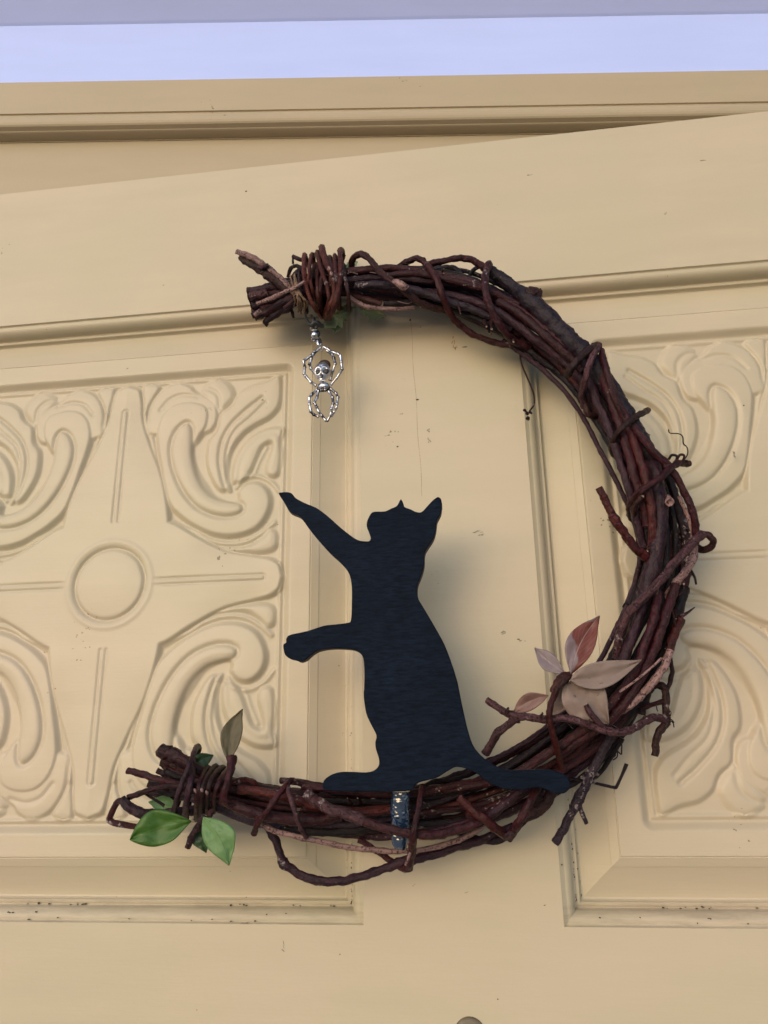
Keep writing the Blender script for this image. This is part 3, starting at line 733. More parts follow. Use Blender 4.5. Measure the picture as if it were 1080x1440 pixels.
# long twigs one can follow on the face of the bundle
F_ = [('maroon', 5.5, [(483,384,34),(520,379,36),(560,377,38),(600,384,38),(640,392,38),(680,405,40),(720,428,42),(760,458,44),(800,490,44),(830,515,40)]),
 ('purple', 5.5, [(480,396,36),(520,392,38),(560,392,38),(610,396,38),(660,405,36),(700,420,36),(740,445,36)]),
 ('maroon', 5.0, [(540,388,40),(590,385,42),(640,396,43),(690,410,43),(730,430,42)]),
 ('grey', 5.8, [(500,402,38),(540,401,40),(580,408,38),(620,420,38),(650,430,36),(690,445,34),(720,462,30)]),
 ('purple', 6.0, [(560,410,34),(620,414,36),(670,425,38),(710,445,40),(750,475,40),(790,505,38),(820,535,36)]),
 ('dark', 5.5, [(590,425,26),(640,436,28),(700,462,28),(740,490,26),(790,528,24)]),
 ('maroon', 6.0, [(700,424,42),(730,441,45),(760,466,46),(790,492,45),(820,520,42)]),
 ('maroon', 6.5, [(838,505,44),(850,540,46),(865,578,46),(880,625,46),(892,668,46),(904,705,44),(910,740,40)]),
 ('maroon', 5.5, [(846,500,46),(858,540,48),(876,580,48),(898,610,48),(918,634,48),(940,655,46)]),
 ('red', 6.2, [(883,600,46),(895,632,48),(905,662,49),(912,695,49),(917,725,47),(918,760,43),(915,780,38)]),
 ('purple', 6.0, [(826,520,40),(838,560,42),(856,600,42),(872,650,42),(885,690,42),(895,730,38),(905,770,34)]),
 ('maroon', 5.2, [(935,652,46),(952,672,46),(965,698,44),(975,722,42),(979,745,38),(978,765,34)]),
 ('dark', 5.6, [(940,668,24),(950,700,24),(958,735,24),(966,775,22),(968,810,20)]),
 ('dark', 6.4, [(928,680,24),(940,715,24),(946,755,24),(950,800,22),(945,840,22)]),
 ('tan', 2.8, [(955,698,30),(964,718,32),(973,742,34),(974,766,34)]),
 ('mauve', 6.2, [(988,751,42),(973,764,46),(960,779,48),(946,795,50),(935,809,52),(920,826,53),(905,842,52),(890,855,50),(878,875,46),(870,900,42),(867,925,36)]),
 ('tan', 5.5, [(976,758,30),(975,785,34),(966,800,38),(955,815,40),(944,830,38),(938,842,34)]),
 ('purple', 6.5, [(907,842,44),(895,878,46),(882,915,46),(872,942,44),(858,965,42)]),
 ('maroon', 6.2, [(926,832,44),(920,866,48),(906,908,50),(896,938,50),(872,974,50),(846,1004,49),(812,1032,46),(780,1055,42)]),
 ('maroon', 6.6, [(950,822,42),(934,872,46),(923,905,48),(906,944,49),(882,984,49),(856,1013,48),(820,1038,44),(785,1062,40)]),
 ('dark', 8.0, [(962,826,28),(950,870,28),(938,910,28),(920,950,28),(900,985,26),(870,1020,24)]),
 ('red', 6.5, [(957,870,36),(949,890,38),(940,915,38)]),
 ('tan', 5.4, [(942,915,42),(935,935,45),(924,951,46),(909,970,46),(894,985,46),(880,996,46),(864,1003,44)]),
 ('tan', 1.7, [(930,926,50),(910,944,53),(890,960,55),(871,973,55)]),
 ('dark', 4.5, [(895,1000,20),(870,1040,20),(830,1085,18),(790,1110,18),(750,1130,18)]),
 ('maroon', 6.5, [(850,1008,44),(810,1035,44),(770,1060,44),(730,1085,44),(690,1100,42),(640,1108,40),(590,1112,38)]),
 ('purple', 6.5, [(738,1106,38),(710,1130,40),(682,1150,42),(640,1163,42),(600,1174,42)]),
 ('maroon', 6.5, [(440,1122,50),(458,1136,53),(480,1143,55),(510,1154,56),(540,1164,57),(570,1171,57),(610,1174,55),(650,1165,51),(690,1149,46)]),
 ('mauve', 8.0, [(432,1116,46),(446,1128,50),(464,1137,54),(490,1146,56),(512,1155,56)]),
 ('maroon', 5.0, [(425,1106,38),(470,1110,40),(520,1116,40),(570,1116,40),(620,1108,42),(670,1098,40),(710,1085,38)]),
 ('maroon', 4.6, [(395,1098,32),(420,1100,35),(450,1105,37),(490,1111,38),(530,1116,38)]),
 ('red', 6.5, [(335,1110,40),(370,1114,42),(410,1122,42),(450,1136,40),(500,1142,38),(550,1138,34)]),
 ('maroon', 7.5, [(312,1125,44),(340,1137,47),(370,1147,47),(400,1151,45),(440,1153,42),(480,1148,38)]),
 ('dark', 6.0, [(395,1165,26),(450,1170,28),(500,1168,28),(560,1160,26),(620,1158,24),(680,1150,22)]),
 ('dark', 5.0, [(640,1168,22),(680,1182,24),(710,1178,24),(740,1150,24),(760,1120,22)]),
 ('tan', 3.8, [(362,1154,38),(385,1168,40),(420,1177,40),(450,1183,38),(480,1190,36),(520,1195,34),(560,1197,32),(600,1194,32),(640,1183,34),(665,1171,36),(690,1154,36)]),
 ('brown', 7.5, [(735,1150,32),(756,1140,34),(772,1125,34),(776,1112,32)]),
 ('tan', 3.2, [(490,417,34),(500,424,37),(515,431,38),(535,434,38),(560,435,36),(582,433,34)]),
 ('red', 5.0, [(494,417,32),(515,422,34),(537,428,34)]),
 ('dark', 5.0, [(532,427,28),(560,427,30),(590,424,30)]),
 ('dark', 4.0, [(612,378,20),(628,376,22),(642,379,22),(650,390,22)]),
 ('brown', 3.0, [(735,487,20),(755,500,18),(775,517,18),(792,527,20)]),
 ('dark', 3.0, [(660,388,22),(668,378,24),(680,374,26)])]
for m_, r_, p_ in F_: stroke(m_, p_, r_, sides=9, knots=rnd.choice([0, 9, 13]), cap='both')
# crossing and looping twigs
C_ = [('brown', 4.6, [(493,384,20),(495,368,30),(500,360,36),(507,357,42),(516,361,48),(526,372,50),(536,384,51),(548,393,52),(560,401,52),(575,414,48),(592,426,42),(612,434,34),(640,438,26),(655,436,20)]),
 ('maroon', 4.2, [(560,376,32),(572,368,38),(586,364,42),(597,367,44)]),
 ('red', 4.6, [(594,366,44),(606,380,48),(615,396,50),(622,415,48),(628,432,42),(637,448,34),(650,460,28),(667,471,24),(690,480,22),(708,484,24),(726,484,26),(738,478,28)]),
 ('maroon', 4.6, [(600,372,38),(625,367,38),(645,363,38),(662,365,38),(674,372,38),(686,382,36)]),
 ('maroon', 5.2, [(687,371,40),(683,385,50),(682,402,54),(685,420,54),(692,437,52),(702,455,48),(712,469,42),(724,480,34),(745,488,28)]),
 ('brown', 5.6, [(841,486,38),(830,491,50),(815,505,54),(804,517,54),(797,528,44)]),
 ('mauve', 4.8, [(842,488,44),(834,500,53),(827,518,56),(822,540,50),(818,556,40),(822,572,30)]),
 ('maroon', 4.4, [(845,492,44),(851,512,52),(858,540,54),(866,565,52),(880,592,48)]),
 ('brown', 4.5, [(818,532,36),(820,560,34),(828,582,32),(842,585,26)]),
 ('dark', 3.2, [(840,590,20),(850,605,18),(860,625,18),(872,640,22)]),
 ('brown', 4.2, [(911,577,30),(902,582,46),(886,592,54),(873,604,54),(864,617,46),(860,630,36),(864,640,26),(876,646,20)]),
 ('maroon', 4.8, [(968,652,34),(952,652,46),(940,661,52),(930,671,55),(915,681,56),(900,692,54),(889,705,44),(885,717,34),(890,730,24),(903,741,18)]),
 ('brown', 3.6, [(903,697,54),(893,712,48),(893,725,40),(900,736,30)]),
 ('red', 5.5, [(842,686,58,5.6),(852,705,57,5.5),(860,722,56,5.2),(866,733,55,6.6),(880,753,52,5.8),(895,773,48,6.2),(912,786,42,7)]),
 ('mauve', 5.4, [(685,984,48,4.6),(697,993,52,4.8),(712,1002,56,5.2),(728,1008,58,6.2),(745,1008,59),(765,1012,59),(790,1010,59),(810,1013,59),(830,1020,58),(850,1027,57),(870,1030,55),(890,1025,50),(905,1015,44),(920,1009,38),(936,1012,32,6)]),
 ('mauve', 5.2, [(728,1009,57,6),(715,1019,54),(700,1031,52,5.8),(692,1044,50),(683,1060,46,6)]),
 ('mauve', 4.2, [(850,1024,57),(838,1012,60),(830,1002,61),(823,991,62,3.6)]),
 ('brown', 5.2, [(912,972,26),(920,964,30),(932,965,32),(937,978,32),(936,996,32),(938,1012,32),(933,1022,32),(924,1034,32),(921,1063,30)]),
 ('brown', 3.2, [(941,922,30),(945,942,32),(942,960,32),(936,974,32)]),
 ('maroon', 3.4, [(900,997,28),(915,992,30),(934,986,32)]),
 ('dark', 6.5, [(915,960,26),(906,985,26),(901,1005,24)]),
 ('red', 4.4, [(798,954,62),(786,964,62),(776,985,61),(772,1006,62),(776,1027,58),(783,1052,52),(790,1082,40)]),
 ('grey', 7.0, [(866,1022,36,6),(848,1056,34,6.2),(831,1088,32,6),(816,1119,30,7.2),(804,1143,28,5.8),(793,1165,26,5.8),(781,1186,24,5.5)]),
 ('grey', 3.4, [(813,1122,30,4.6),(818,1143,28),(825,1158,26,2.8)]),
 ('dark', 3.4, [(875,1038,22),(862,1060,20),(845,1085,18),(820,1105,18)]),
 ('dark', 2.3, [(840,1058,24),(833,1075,22),(829,1098,20),(815,1110,18)]),
 ('red', 5.6, [(646,1121,46,6),(664,1139,50),(690,1159,50,6.4),(712,1177,42,6)]),
 ('maroon', 5.8, [(757,1106,44),(746,1126,50),(736,1146,51),(726,1162,48),(716,1179,40)]),
 ('maroon', 4.0, [(595,1104,50,3.8),(590,1130,57),(584,1158,61),(581,1176,61,5),(579,1198,52,6),(573,1222,40,7)]),
 ('maroon', 4.4, [(505,1181,20),(530,1197,24),(553,1213,30),(571,1224,36)]),
 ('dark', 2.8, [(595,1106,48),(612,1098,42),(635,1097,38),(662,1088,34)]),
 ('purple', 5.8, [(376,1160,24,6.5),(386,1180,24),(394,1200,24),(399,1214,25,7),(412,1223,26),(426,1232,27),(446,1238,28,6.2),(478,1239,29),(510,1232,30),(540,1222,31),(566,1212,32,7),(600,1205,30),(640,1192,28),(680,1180,26),(722,1160,24,4)]),
 ('purple', 3.0, [(398,1211,25,5),(391,1214,24,1.5)]),
 ('maroon', 4.0, [(409,1097,42),(393,1116,52),(377,1138,54),(363,1157,48),(357,1172,40,4.4)]),
 ('maroon', 3.8, [(407,1098,42),(420,1100,40),(434,1108,36),(448,1112,30)]),
 ('mauve', 3.6, [(402,1101,44),(409,1122,54),(415,1144,56),(423,1164,52),(431,1178,44)]),
 ('maroon', 5.2, [(327,1066,44,7.5),(324,1085,50),(318,1106,54),(316,1124,52,6.5),(328,1134,48)]),
 ('red', 3.8, [(326,1100,34),(344,1097,36),(357,1101,36),(363,1112,32)]),
 ('maroon', 8.5, [(225,1054,40,9),(242,1061,40,9.5),(262,1072,40,8.5),(285,1086,36,7)]),
 ('maroon', 4.4, [(180,1083,34),(200,1089,36),(225,1097,38),(265,1106,38)]),
 ('maroon', 4.0, [(180,1122,34),(205,1113,38),(232,1106,40),(262,1104,40)]),
 ('purple', 6.5, [(171,1123,40,5),(180,1133,40,6.5),(195,1142,40,7.5),(220,1145,38),(250,1142,36),(290,1137,32)]),
 ('dark', 2.0, [(204,1116,34),(218,1125,34),(231,1133,34)]),
 ('mauve', 4.2, [(288,1146,48),(280,1160,48),(270,1176,46),(264,1192,44,4.6)]),
 ('mauve', 4.0, [(298,1140,40),(290,1155,44),(279,1168,46)])]
for m_, r_, p_ in C_: stroke(m_, p_, r_, sides=10, rough=0.3, knots=rnd.choice([0, 9, 13]), cap='both')
stroke('maroon', [(181,1125,36),(166,1127,36),(160,1136,35),(153,1153,34),(160,1157,34),(182,1161,34),(212,1165,32)], 4.3, smooth=False, rough=0.2, sides=7)
stroke('dark', [(800,1094,22),(832,1100,21),(866,1108,20,2.4),(872,1096,20),(881,1074,20,2.6)], 2.1, smooth=False, sides=7)
stroke('brown', [(870,1034,24),(874,1046,22),(874,1061,20)], 1.0, 'tendril', 5)
stroke('brown', [(859,1054,22),(867,1054,21),(868,1064,20),(862,1069,20)], 1.0, 'tendril', 5)
stroke('brown', [(867,1055,22),(873,1061,21)], 1.0, 'tendril', 5)
stroke('brown', [(731,489,24,1.6),(733,510,22),(741,530,20),(750,553,18),(751,568,16),(744,579,14)], 1.2, 'tendril', 6)
for q in ((741,581,3.0),(738,577,2.2),(742,588,3.2),(746,580,2.0)):
    stroke('dark', [(q[0]-2,q[1]-1,14),(q[0],q[1],14,q[2]),(q[0]+2,q[1]+2,14,q[2]*.6)], 1.6, 'bud', 6, 0.5)
stroke('dark', [(962,648,34),(967,638,34),(966,629,34),(961,624,34),(960,614,34),(954,610,33),(942,609,32),(940,604,32)], 0.9, 'tendril', 5, n=4)
for pts in ([(940,646,46),(945,640,48),(952,642,48),(950,650,46)], [(951,648,44),(956,640,46),(962,641,46),(960,650,44)], [(958,652,42),(966,648,42),(968,655,42)]):
    stroke('brown', pts, 1.8, 'tendril', 6)
stroke('brown', [(978,757,30),(985,751,36),(995,752,38),(1003,760,36),(1000,769,32),(988,773,28),(976,768,26)], 4.8, 'twig', 10, 0.3)
stroke('tan', [(938,700,36,5),(941,705,46,5.8),(942,707,50,5.4)], 5, 'cut_end', 10)
stroke('brown', [(972,802,30),(977,812,30),(979,822,30)], 1.7, 'twig', 6)
stroke('mauve', [(956,868,38,3.5),(966,862,36,2.2),(977,854,34,.8)], 2, 'twig', 6)
stroke('brown', [(938,846,44),(946,862,44),(950,880,42)], 1.6, 'twig', 6)
stroke('dark', [(876,854,40),(880,848,42),(885,852,42)], 1.3, 'tendril', 5)
stroke('tan', [(577,1199,62,2.2),(574,1208,62,2.4),(570,1217,60,1.8)], 2, 'bark_sliver', 6, flat=.5)
stroke('mauve', [(710,1179,50,4),(716,1175,54,5),(720,1170,54,3)], 4, 'cut_end', 8, 0.6)
stroke('tan', [(553,395,55,3),(565,401,57,5.5),(572,406,56,4)], 4, 'cut_end', 8, 0.6)
for (x, y, h, r_) in ((941,1009,34,1.3),(826,1019,60,2.5),(760,1009,62,2.5),(712,1002,58,3)):
    stroke('mauve', [(x,y,h,r_),(x+2,y-4,h+3,r_*.8),(x+3,y-7,h+2,r_*.4)], r_, 'bud', 6, 0.5)
# fine hair roots round the lower right elbow
for (x, y, dx, dy) in ((935,1004,8,-4),(938,1010,10,6),(944,1014,4,9),(925,1000,-2,-7),(868,1036,-4,8)):
    stroke('brown', [(x,y,36),(x+dx*.6,y+dy*.3,38),(x+dx,y+dy,38)], 0.8, 'rootlet', 5)

# cut ends fanning out at the top left
K_ = [('tan', [(333,354,50,3.5),(350,360,50,4.5),(370,372,48,4.5),(390,388,46,4.2),(405,402,44,4),(416,414,40,4)]),
 ('brown', [(338,362,46,4),(352,370,46,6.5),(368,380,45,7),(386,393,44,7),(404,408,42,6)]),
 ('mauve', [(362,376,50,2),(370,376,51,3.5),(378,372,51,2)]),
 ('purple', [(348,409,34,5),(370,406,36,5),(395,402,38,5),(425,398,36,5)]),
 ('mauve', [(351,417,38,5.5),(364,414,40,6),(376,412,40,5)]),
 ('maroon', [(354,421,34,5.5),(380,414,36,5.5),(405,408,38,5),(430,402,36,5)]),
 ('purple', [(355,431,30,5.5),(380,422,34,5.5),(410,412,36,5),(430,406,36,5)]),
 ('maroon', [(358,447,34,5.5),(380,436,36,6),(405,422,38,5.5),(430,410,36,5)]),
 ('dark', [(354,444,28,4.5),(375,436,28,5),(400,424,28,5),(430,412,28,5)]),
 ('purple', [(372,457,30,3.5),(377,449,32,5),(398,436,34,6),(425,420,34,5)]),
 ('tan', [(361,427,44,2.4),(380,420,48,2.8),(400,411,52,2.6),(416,404,54,2.4),(428,396,54,1.8)]),
 ('tan', [(358,443,40,2.6),(366,437,42,2.4)]), ('mauve', [(399,433,44,2),(408,426,46,2.4),(417,418,46,2)]),
 ('brown', [(412,361,30,2.8),(420,364,32,3),(430,367,30,3)]), ('dark', [(412,362,30,1.3),(412,371,30,1.5)]),
 ('brown', [(405,390,30,2.5),(408,379,34,2.8),(415,374,36,2.6),(424,376,36,2.4)]),
 ('dark', [(411,391,36,4),(418,384,38,4),(426,378,36,4)]),
 ('brown', [(408,432,30,2.2),(411,440,30,2.2),(413,448,29,1.6)])]
for m_, p_ in K_: stroke(m_, p_, 4, sides=8, rough=0.35, cap='both')
for i in range(11):
    x0 = 408 + rnd.uniform(-3, 8); x1 = 412 + i * 1.6 + rnd.uniform(-3, 6)
    stroke('straw', [(x0, 388 + rnd.uniform(-3, 10), 44), (x0 + 4 + rnd.uniform(-2, 3), 408, 52), (x1, 425, 48), (x1 + rnd.uniform(-4, 6), 438 + rnd.uniform(-6, 8), 34)], rnd.uniform(0.7, 1.5), 'straw_strand', 5, 0.3)

# bindings: full loops, the front traced, the back against the door side
def binding(mat, pts, r, back=6, spread=1.5, front=50, tip=30):
    n = len(pts)
    fpts = []
    for i, p in enumerate(pts):
        t = i / (n - 1); fpts.append((p[0], p[1], tip + (front - tip) * math.sin(math.pi * t) ** 0.5))
    b = [(pts[-1][0] + spread, pts[-1][1] - 3, 12), ((pts[0][0] + pts[-1][0]) / 2 + spread * 2, (pts[0][1] + pts[-1][1]) / 2, back), (pts[0][0] + spread * 2, pts[0][1] + 5, 12)]
    w = [(*P(x, y, h * mm), PR(x, y, h * mm, r * rnd.uniform(.72, 1.0))) for x, y, h in fpts + b]
    data = catmull(w, 10, True)
    sd_ = rnd.random() * 100; vs, fs, uvs = [], [], []
    tube(vs, fs, uvs, [Vector(d[:3]) for d in data], [float(d[3]) for d in data], 11, 0.28, sd_, closed=True, bark_=0.13)
    build_uv('binding_twig', vs, fs, uvs, [M[mat]], wreath)
for m_, r_, p_ in [('rust', 3.8, [(428,360),(428,385),(432,408),(441,430),(451,444)]), ('rust', 3.4, [(438,358),(435,378),(434,400),(437,425)]),
    ('rust', 3.2, [(444,372),(437,392),(440,410),(448,430)]), ('rust', 3.8, [(446,356),(452,380),(460,403),(462,425),(456,442)]),
    ('rust', 4.4, [(452,349),(459,370),(468,390),(470,412),(464,432),(458,446)]), ('rust', 3.4, [(463,362),(466,380),(466,400),(474,430)]),
    ('rust', 3.6, [(470,360),(472,382),(476,405),(476,432)]), ('rust', 4.6, [(478,353),(479,378),(476,405),(470,430),(463,446)]),
    ('brown', 3.0, [(482,372),(486,395),(490,415),(490,436)]), ('rust', 3.3, [(447,372),(446,398),(448,420),(452,440)]),
    ('brown', 2.6, [(420,376),(421,398),(424,418),(430,438)]),
    ('rust', 3.0, [(456,370),(452,392),(450,415),(453,436)])]:
    binding(m_, p_, r_)
for m_, r_, p_ in [('purple', 4.4, [(276,1051),(268,1072),(256,1102),(248,1127),(243,1147)]), ('purple', 5.4, [(271,1070),(269,1095),(263,1125),(260,1152)]),
    ('maroon', 4.6, [(290,1080),(282,1100),(277,1125),(276,1150)]), ('brown', 5.0, [(301,1079),(289,1098),(283,1122),(282,1150)]),
    ('brown', 4.4, [(311,1080),(298,1096),(292,1118),(291,1147)]), ('maroon', 4.2, [(320,1082),(310,1098),(302,1118),(300,1140)])]:
    binding(m_, p_, r_, front=54)
# pale nicks on the bindings
for x, y in ((275,1112),(284,1111),(291,1114),(466,385),(463,378),(469,393)):
    stroke('tan', [(x-1,y-2,56,1.6),(x,y,57,2.6),(x+1,y+3,56,1.6)], 2, 'cut_end', 6, 0.5)

# short stubs and buds where side shoots were trimmed
rs = random.Random(21)
for k in range(34):
    i = int(rs.uniform(20, NC - 24)); (x, y, hw), (nx_, ny_) = bundle_at(i)
    side = rs.choice([-1, 1]); off = hw * rs.uniform(0.3, 0.72) * side; h = 40 - 18 * (abs(off) / hw) ** 2
    (x2, y2, _), _q = bundle_at(i + 3); tx, ty = x2 - x, y2 - y; tl = math.hypot(tx, ty) + 1e-6; tx, ty = tx / tl, ty / tl
    ln = rs.uniform(4, 13); a = rs.uniform(0.5, 1.3); q = rs.uniform(1.0, 2.6)
    bx, by = x + nx_ * off, y + ny_ * off
    ex_, ey_ = tx * math.cos(a) + nx_ * side * math.sin(a), ty * math.cos(a) + ny_ * side * math.sin(a)
    stroke(rs.choice(['maroon', 'brown', 'dark', 'mauve']), [(bx, by, h, q * 1.3), (bx + ex_ * ln * .5, by + ey_ * ln * .5, h + 5, q), (bx + ex_ * ln, by + ey_ * ln, h + 8, q * rs.uniform(.4, 1))], q, 'bud' if ln < 8 else 'side_shoot', 7, 0.45, cap='end')
# loose bark shreds
for k in range(16):
    i = int(rs.uniform(15, NC - 15)); (x, y, hw), (nx_, ny_) = bundle_at(i); off = rs.uniform(-1, 1) * hw * .9; h = 44 - 16 * (off / hw) ** 2
    (x2, y2, _), _q = bundle_at(i + 3); tx, ty = x2 - x, y2 - y; tl = math.hypot(tx, ty) + 1e-6
    bx, by = x + nx_ * off, y + ny_ * off; ln = rs.uniform(8, 24) / tl; w_ = rs.uniform(-5, 5)
    stroke(rs.choice(['tan', 'mauve', 'straw']), [(bx, by, h + 2), (bx + tx * ln * .5 + w_, by + ty * ln * .5 + w_, h + 5), (bx + tx * ln, by + ty * ln, h + 3)], rs.uniform(.5, 1.1), 'bark_shred', 5, 0.4)

# leaves
def leaf(mat, base, tip, wid, h0, h1, bend=0.0, fold=0.25, curl=0.0, peak=0.5, name='leaf', tipsharp=1.0, ragged=0.0):
    a = np.array(base, float); b = np.array(tip, float); d = b - a; Ln = math.hypot(*d); t_ = d / Ln; nn = np.array([-t_[1], t_[0]])
    nu, nv = 12, 22; vs, fs, uvs = [], [], []
    sdl = rnd.random() * 50
    for j in range(nv + 1):
        t = j / nv
        s = t ** (math.log(0.5) / math.log(peak))
        w = math.sin(math.pi * s) ** 0.85 * (1 - 0.45 * tipsharp * t ** 3)
        w = max(w, 0.012)
        cen = a + t_ * Ln * t + nn * bend * math.sin(math.pi * t)
        for i in range(nu + 1):
            u = i / nu; x = (u - 0.5) * 2
            ww = w * (1 + (ragged + 0.05) * noise.noise(Vector((t * (9 if ragged else 3.5), x * 1.5, sdl))))
            p = cen + nn * x * wid / 2 * ww
            h = h0 + (h1 - h0) * t + fold * abs(x) * wid * 0.22 * w + curl * math.sin(math.pi * t) + 1.6 * noise.noise(Vector((t * 3, x * 1.4, sdl))) * (wid / 30) + 0.5 * noise.noise(Vector((t * 11, x * 3, sdl))) * (wid / 30)
            vs.append(P(p[0], p[1], h * mm)); uvs.append((u, t))
    for j in range(nv):
        for i in range(nu):
            q = j * (nu + 1) + i; fs.append((q, q + 1, q + nu + 2, q + nu + 1))
    o = build_uv(name, vs, fs, uvs, [M[mat]], wreath)
    md = o.modifiers.new('thickness', 'SOLIDIFY'); md.thickness = 0.0004; md.offset = 0
    return o
leaf('leaf_green', (269,1155), (183,1181), 53, 54, 58, bend=5, fold=0.12, peak=0.55, tipsharp=.3)
leaf('leaf_pale', (286,1149), (322,1217), 47, 56, 58, bend=-7, fold=-0.1, peak=0.50, curl=3)
leaf('leaf_dark', (278,1156), (290,1199), 31, 44, 40, bend=2, fold=0.2)
leaf('leaf_olive', (321,1072), (341,997), 31, 44, 34, bend=-6, fold=0.35, peak=0.52)
leaf('leaf_dark', (270,1076), (300,1062), 22, 26, 20, fold=0.3)
leaf('leaf_pale', (250,1135), (209,1128), 27, 22, 18, fold=0.2)
leaf('leaf_red', (803,948), (843,866), 43, 62, 54, bend=-7, fold=0.3, peak=0.52)
leaf('leaf_mauve', (797,950), (752,911), 27, 60, 52, bend=-2, fold=0.35, peak=.6)
leaf('leaf_taupe', (802,956), (902,928), 39, 64, 58, bend=5, fold=0.3, peak=0.42)
leaf('leaf_taupe', (793,962), (856,1018), 66, 60, 54, bend=-4, fold=0.22, peak=0.45)
leaf('leaf_pink', (771,978), (721,1003), 27, 60, 52, bend=4, fold=0.4, peak=.55)
leaf('leaf_taupe', (798,960), (770,1010), 30, 56, 46, bend=-3, fold=0.2)
for (b_, t_, w_, h_) in (((492,438),(450,462),22,12),((480,440),(470,470),20,9),((505,437),(543,444),17,12),((520,436),(540,447),12,10),((486,376),(503,368),12,16),((500,432),(462,452),16,10)):
    leaf('leaf_cloth', b_, t_, w_, h_, h_ - 3, fold=0.3, ragged=0.9)
# stem of the withered rosette
stroke('red', [(803,949,60,5),(793,953,61,6.5),(784,962,61,6),(778,975,61,5)], 5, 'stem', 10, 0.5)
stroke('brown', [(800,952,64,3),(792,958,65,4),(783,970,64,3.4)], 4, 'stem', 8, 0.5)

# ------------------------------------------------------------------ cat silhouette
def c1(x, y): return (380 + x / 3.6, 670 + y / 3.6)
def c2(x, y): return (400 + x / 2.571, 960 + y / 2.571)
cat_pts = [c1(*p) for p in [(42,86),(60,79),(85,78),(108,85),(128,108),(165,129),(210,148),(245,165),(300,208),(360,262),(420,308),(450,323),(480,327),(500,326),(508,312),(500,285),(488,252),(491,222),(510,186),(530,177),(580,175),(610,162),(640,148),(652,128),(661,114),(671,128),(678,152),(710,165),(738,178),(765,179),(790,155),(815,127),(838,108),(852,103),(866,117),(868,150),(862,188),(844,225),(838,270),(825,315),(790,370),(780,400),(778,450),(765,500),(746,548),(743,590),(750,620),(780,670),(830,755),(882,850),(920,950),(945,1030)]]
cat_pts += [c2(*p) for p in [(628,10),(642,80),(665,180),(690,240),(740,287),(800,314),(880,315),(950,313),(1008,330),(1030,355),(1032,380),(1010,401),(970,395),(920,379),(850,387),(790,383),(740,362),(700,332),(660,312),(620,305),(590,320),(550,344),(500,357),(475,368),(456,390),(380,394),(260,393),(180,392),(146,388),(137,370),(150,345),(190,325),(240,323),(290,325),(322,318),(340,300),(341,275),(330,240),(328,215),(332,190),(312,150),(295,110),(286,50)]]
cat_pts += [c1(*p) for p in [(475,1060),(476,985),(470,920),(452,893),(420,877),(370,871),(300,871),(240,883),(205,905),(178,928),(150,938),(125,928),(98,922),(74,902),(66,872),(66,850),(79,840),(80,820),(97,802),(150,790),(200,778),(270,755),(330,748),(390,740),(408,725),(412,640),(412,560),(403,505),(385,470),(350,430),(300,385),(250,330),(200,270),(162,217),(140,197),(100,180),(86,160),(68,128)]]
outline = [(float(p[0]), float(p[1])) for p in catmull(cat_pts, 3, True)]
cat = empty('cat_silhouette', P(560, 1110, 0.047))
tag(cat, 'flat dark navy wooden cat standing upright on the twig crescent and reaching for the charm', 'cat figure')
HB, HF = 0.0425, 0.0480
bm = bmesh.new()
o0 = Vector(cat.location)
fv = [bm.verts.new(P(x, y, HF) - o0) for x, y in outline]
# the back outline is the same board outline moved straight back
bv = [bm.verts.new(v.co + EN * (HF - HB)) for v in fv]
ff = bm.faces.new(fv); bf = bm.faces.new(list(reversed(bv)))
n = len(fv)
for i in range(n):
    f = bm.faces.new((fv[i], bv[i], bv[(i+1) % n], fv[(i+1) % n])); f.material_index = 1
bmesh.ops.recalc_face_normals(bm, faces=bm.faces)
edges = [e for e in bm.edges if (ff in e.link_faces)]
bmesh.ops.bevel(bm, geom=edges, offset=0.0005, segments=2, affect='EDGES', profile=0.5, material=0)
bmesh.ops.triangulate(bm, faces=[f for f in bm.faces if len(f.verts) > 4])
me = bpy.data.meshes.new('body'); bm.to_mesh(me); bm.free()
link('body', me, [M['navy'], M['ply_edge']], cat, (0, 0, 0))
# painted peg that holds it in the twigs
vs, fs, uvs = [], [], []
pd_ = [(563,1112,52,12.5),(563,1122,51,13),(562.5,1135,50,13.4),(563,1150,49,13.2),(563,1165,48,12.8),(563,1180,47,12.2),(563,1190,47,10),(563,1195,47,6)]
w_ = catmull([(*P(x, y, h * mm), PR(x, y, h * mm, r)) for x, y, h, r in pd_], 5)
tube(vs, fs, uvs, [Vector(d[:3]) for d in w_], [float(d[3]) for d in w_], 16, 0.16, 3.0, flat=0.55)
build_uv('peg', vs, fs, uvs, [M['navy_gloss']], cat)

# ------------------------------------------------------------------ spider charm
def z4(x, y): return (400 + x / 8.0, 430 + y / 8.0)
charm = empty('spider_charm', P(*z4(420, 470), 0.032))
tag(charm, 'small silver spider charm with a skull body hanging from the upper wreath tip', 'charm')
SH = 32
def cst(name, mat, pts, r, sides=8, n=4, rough=0.08, closed=False, flat=1.0, parent=None):
    w = []
    for i, p in enumerate(pts):
        x, y = z4(p[0], p[1]); h = (SH + (p[2] if len(p) > 2 else 0)) * mm; q = p[3] if len(p) > 3 else r
        w.append((*P(x, y, h), PR(x, y, h, q / 8.0)))
    d_ = catmull(w, n, closed); vs, fs, uvs = [], [], []
    tube(vs, fs, uvs, [Vector(d[:3]) for d in d_], [max(float(d[3]), 1e-5) for d in d_], sides, rough, rnd.random() * 9, closed=closed, flat=flat)
    return build_uv(name, vs, fs, uvs, [M[mat]], parent or charm)
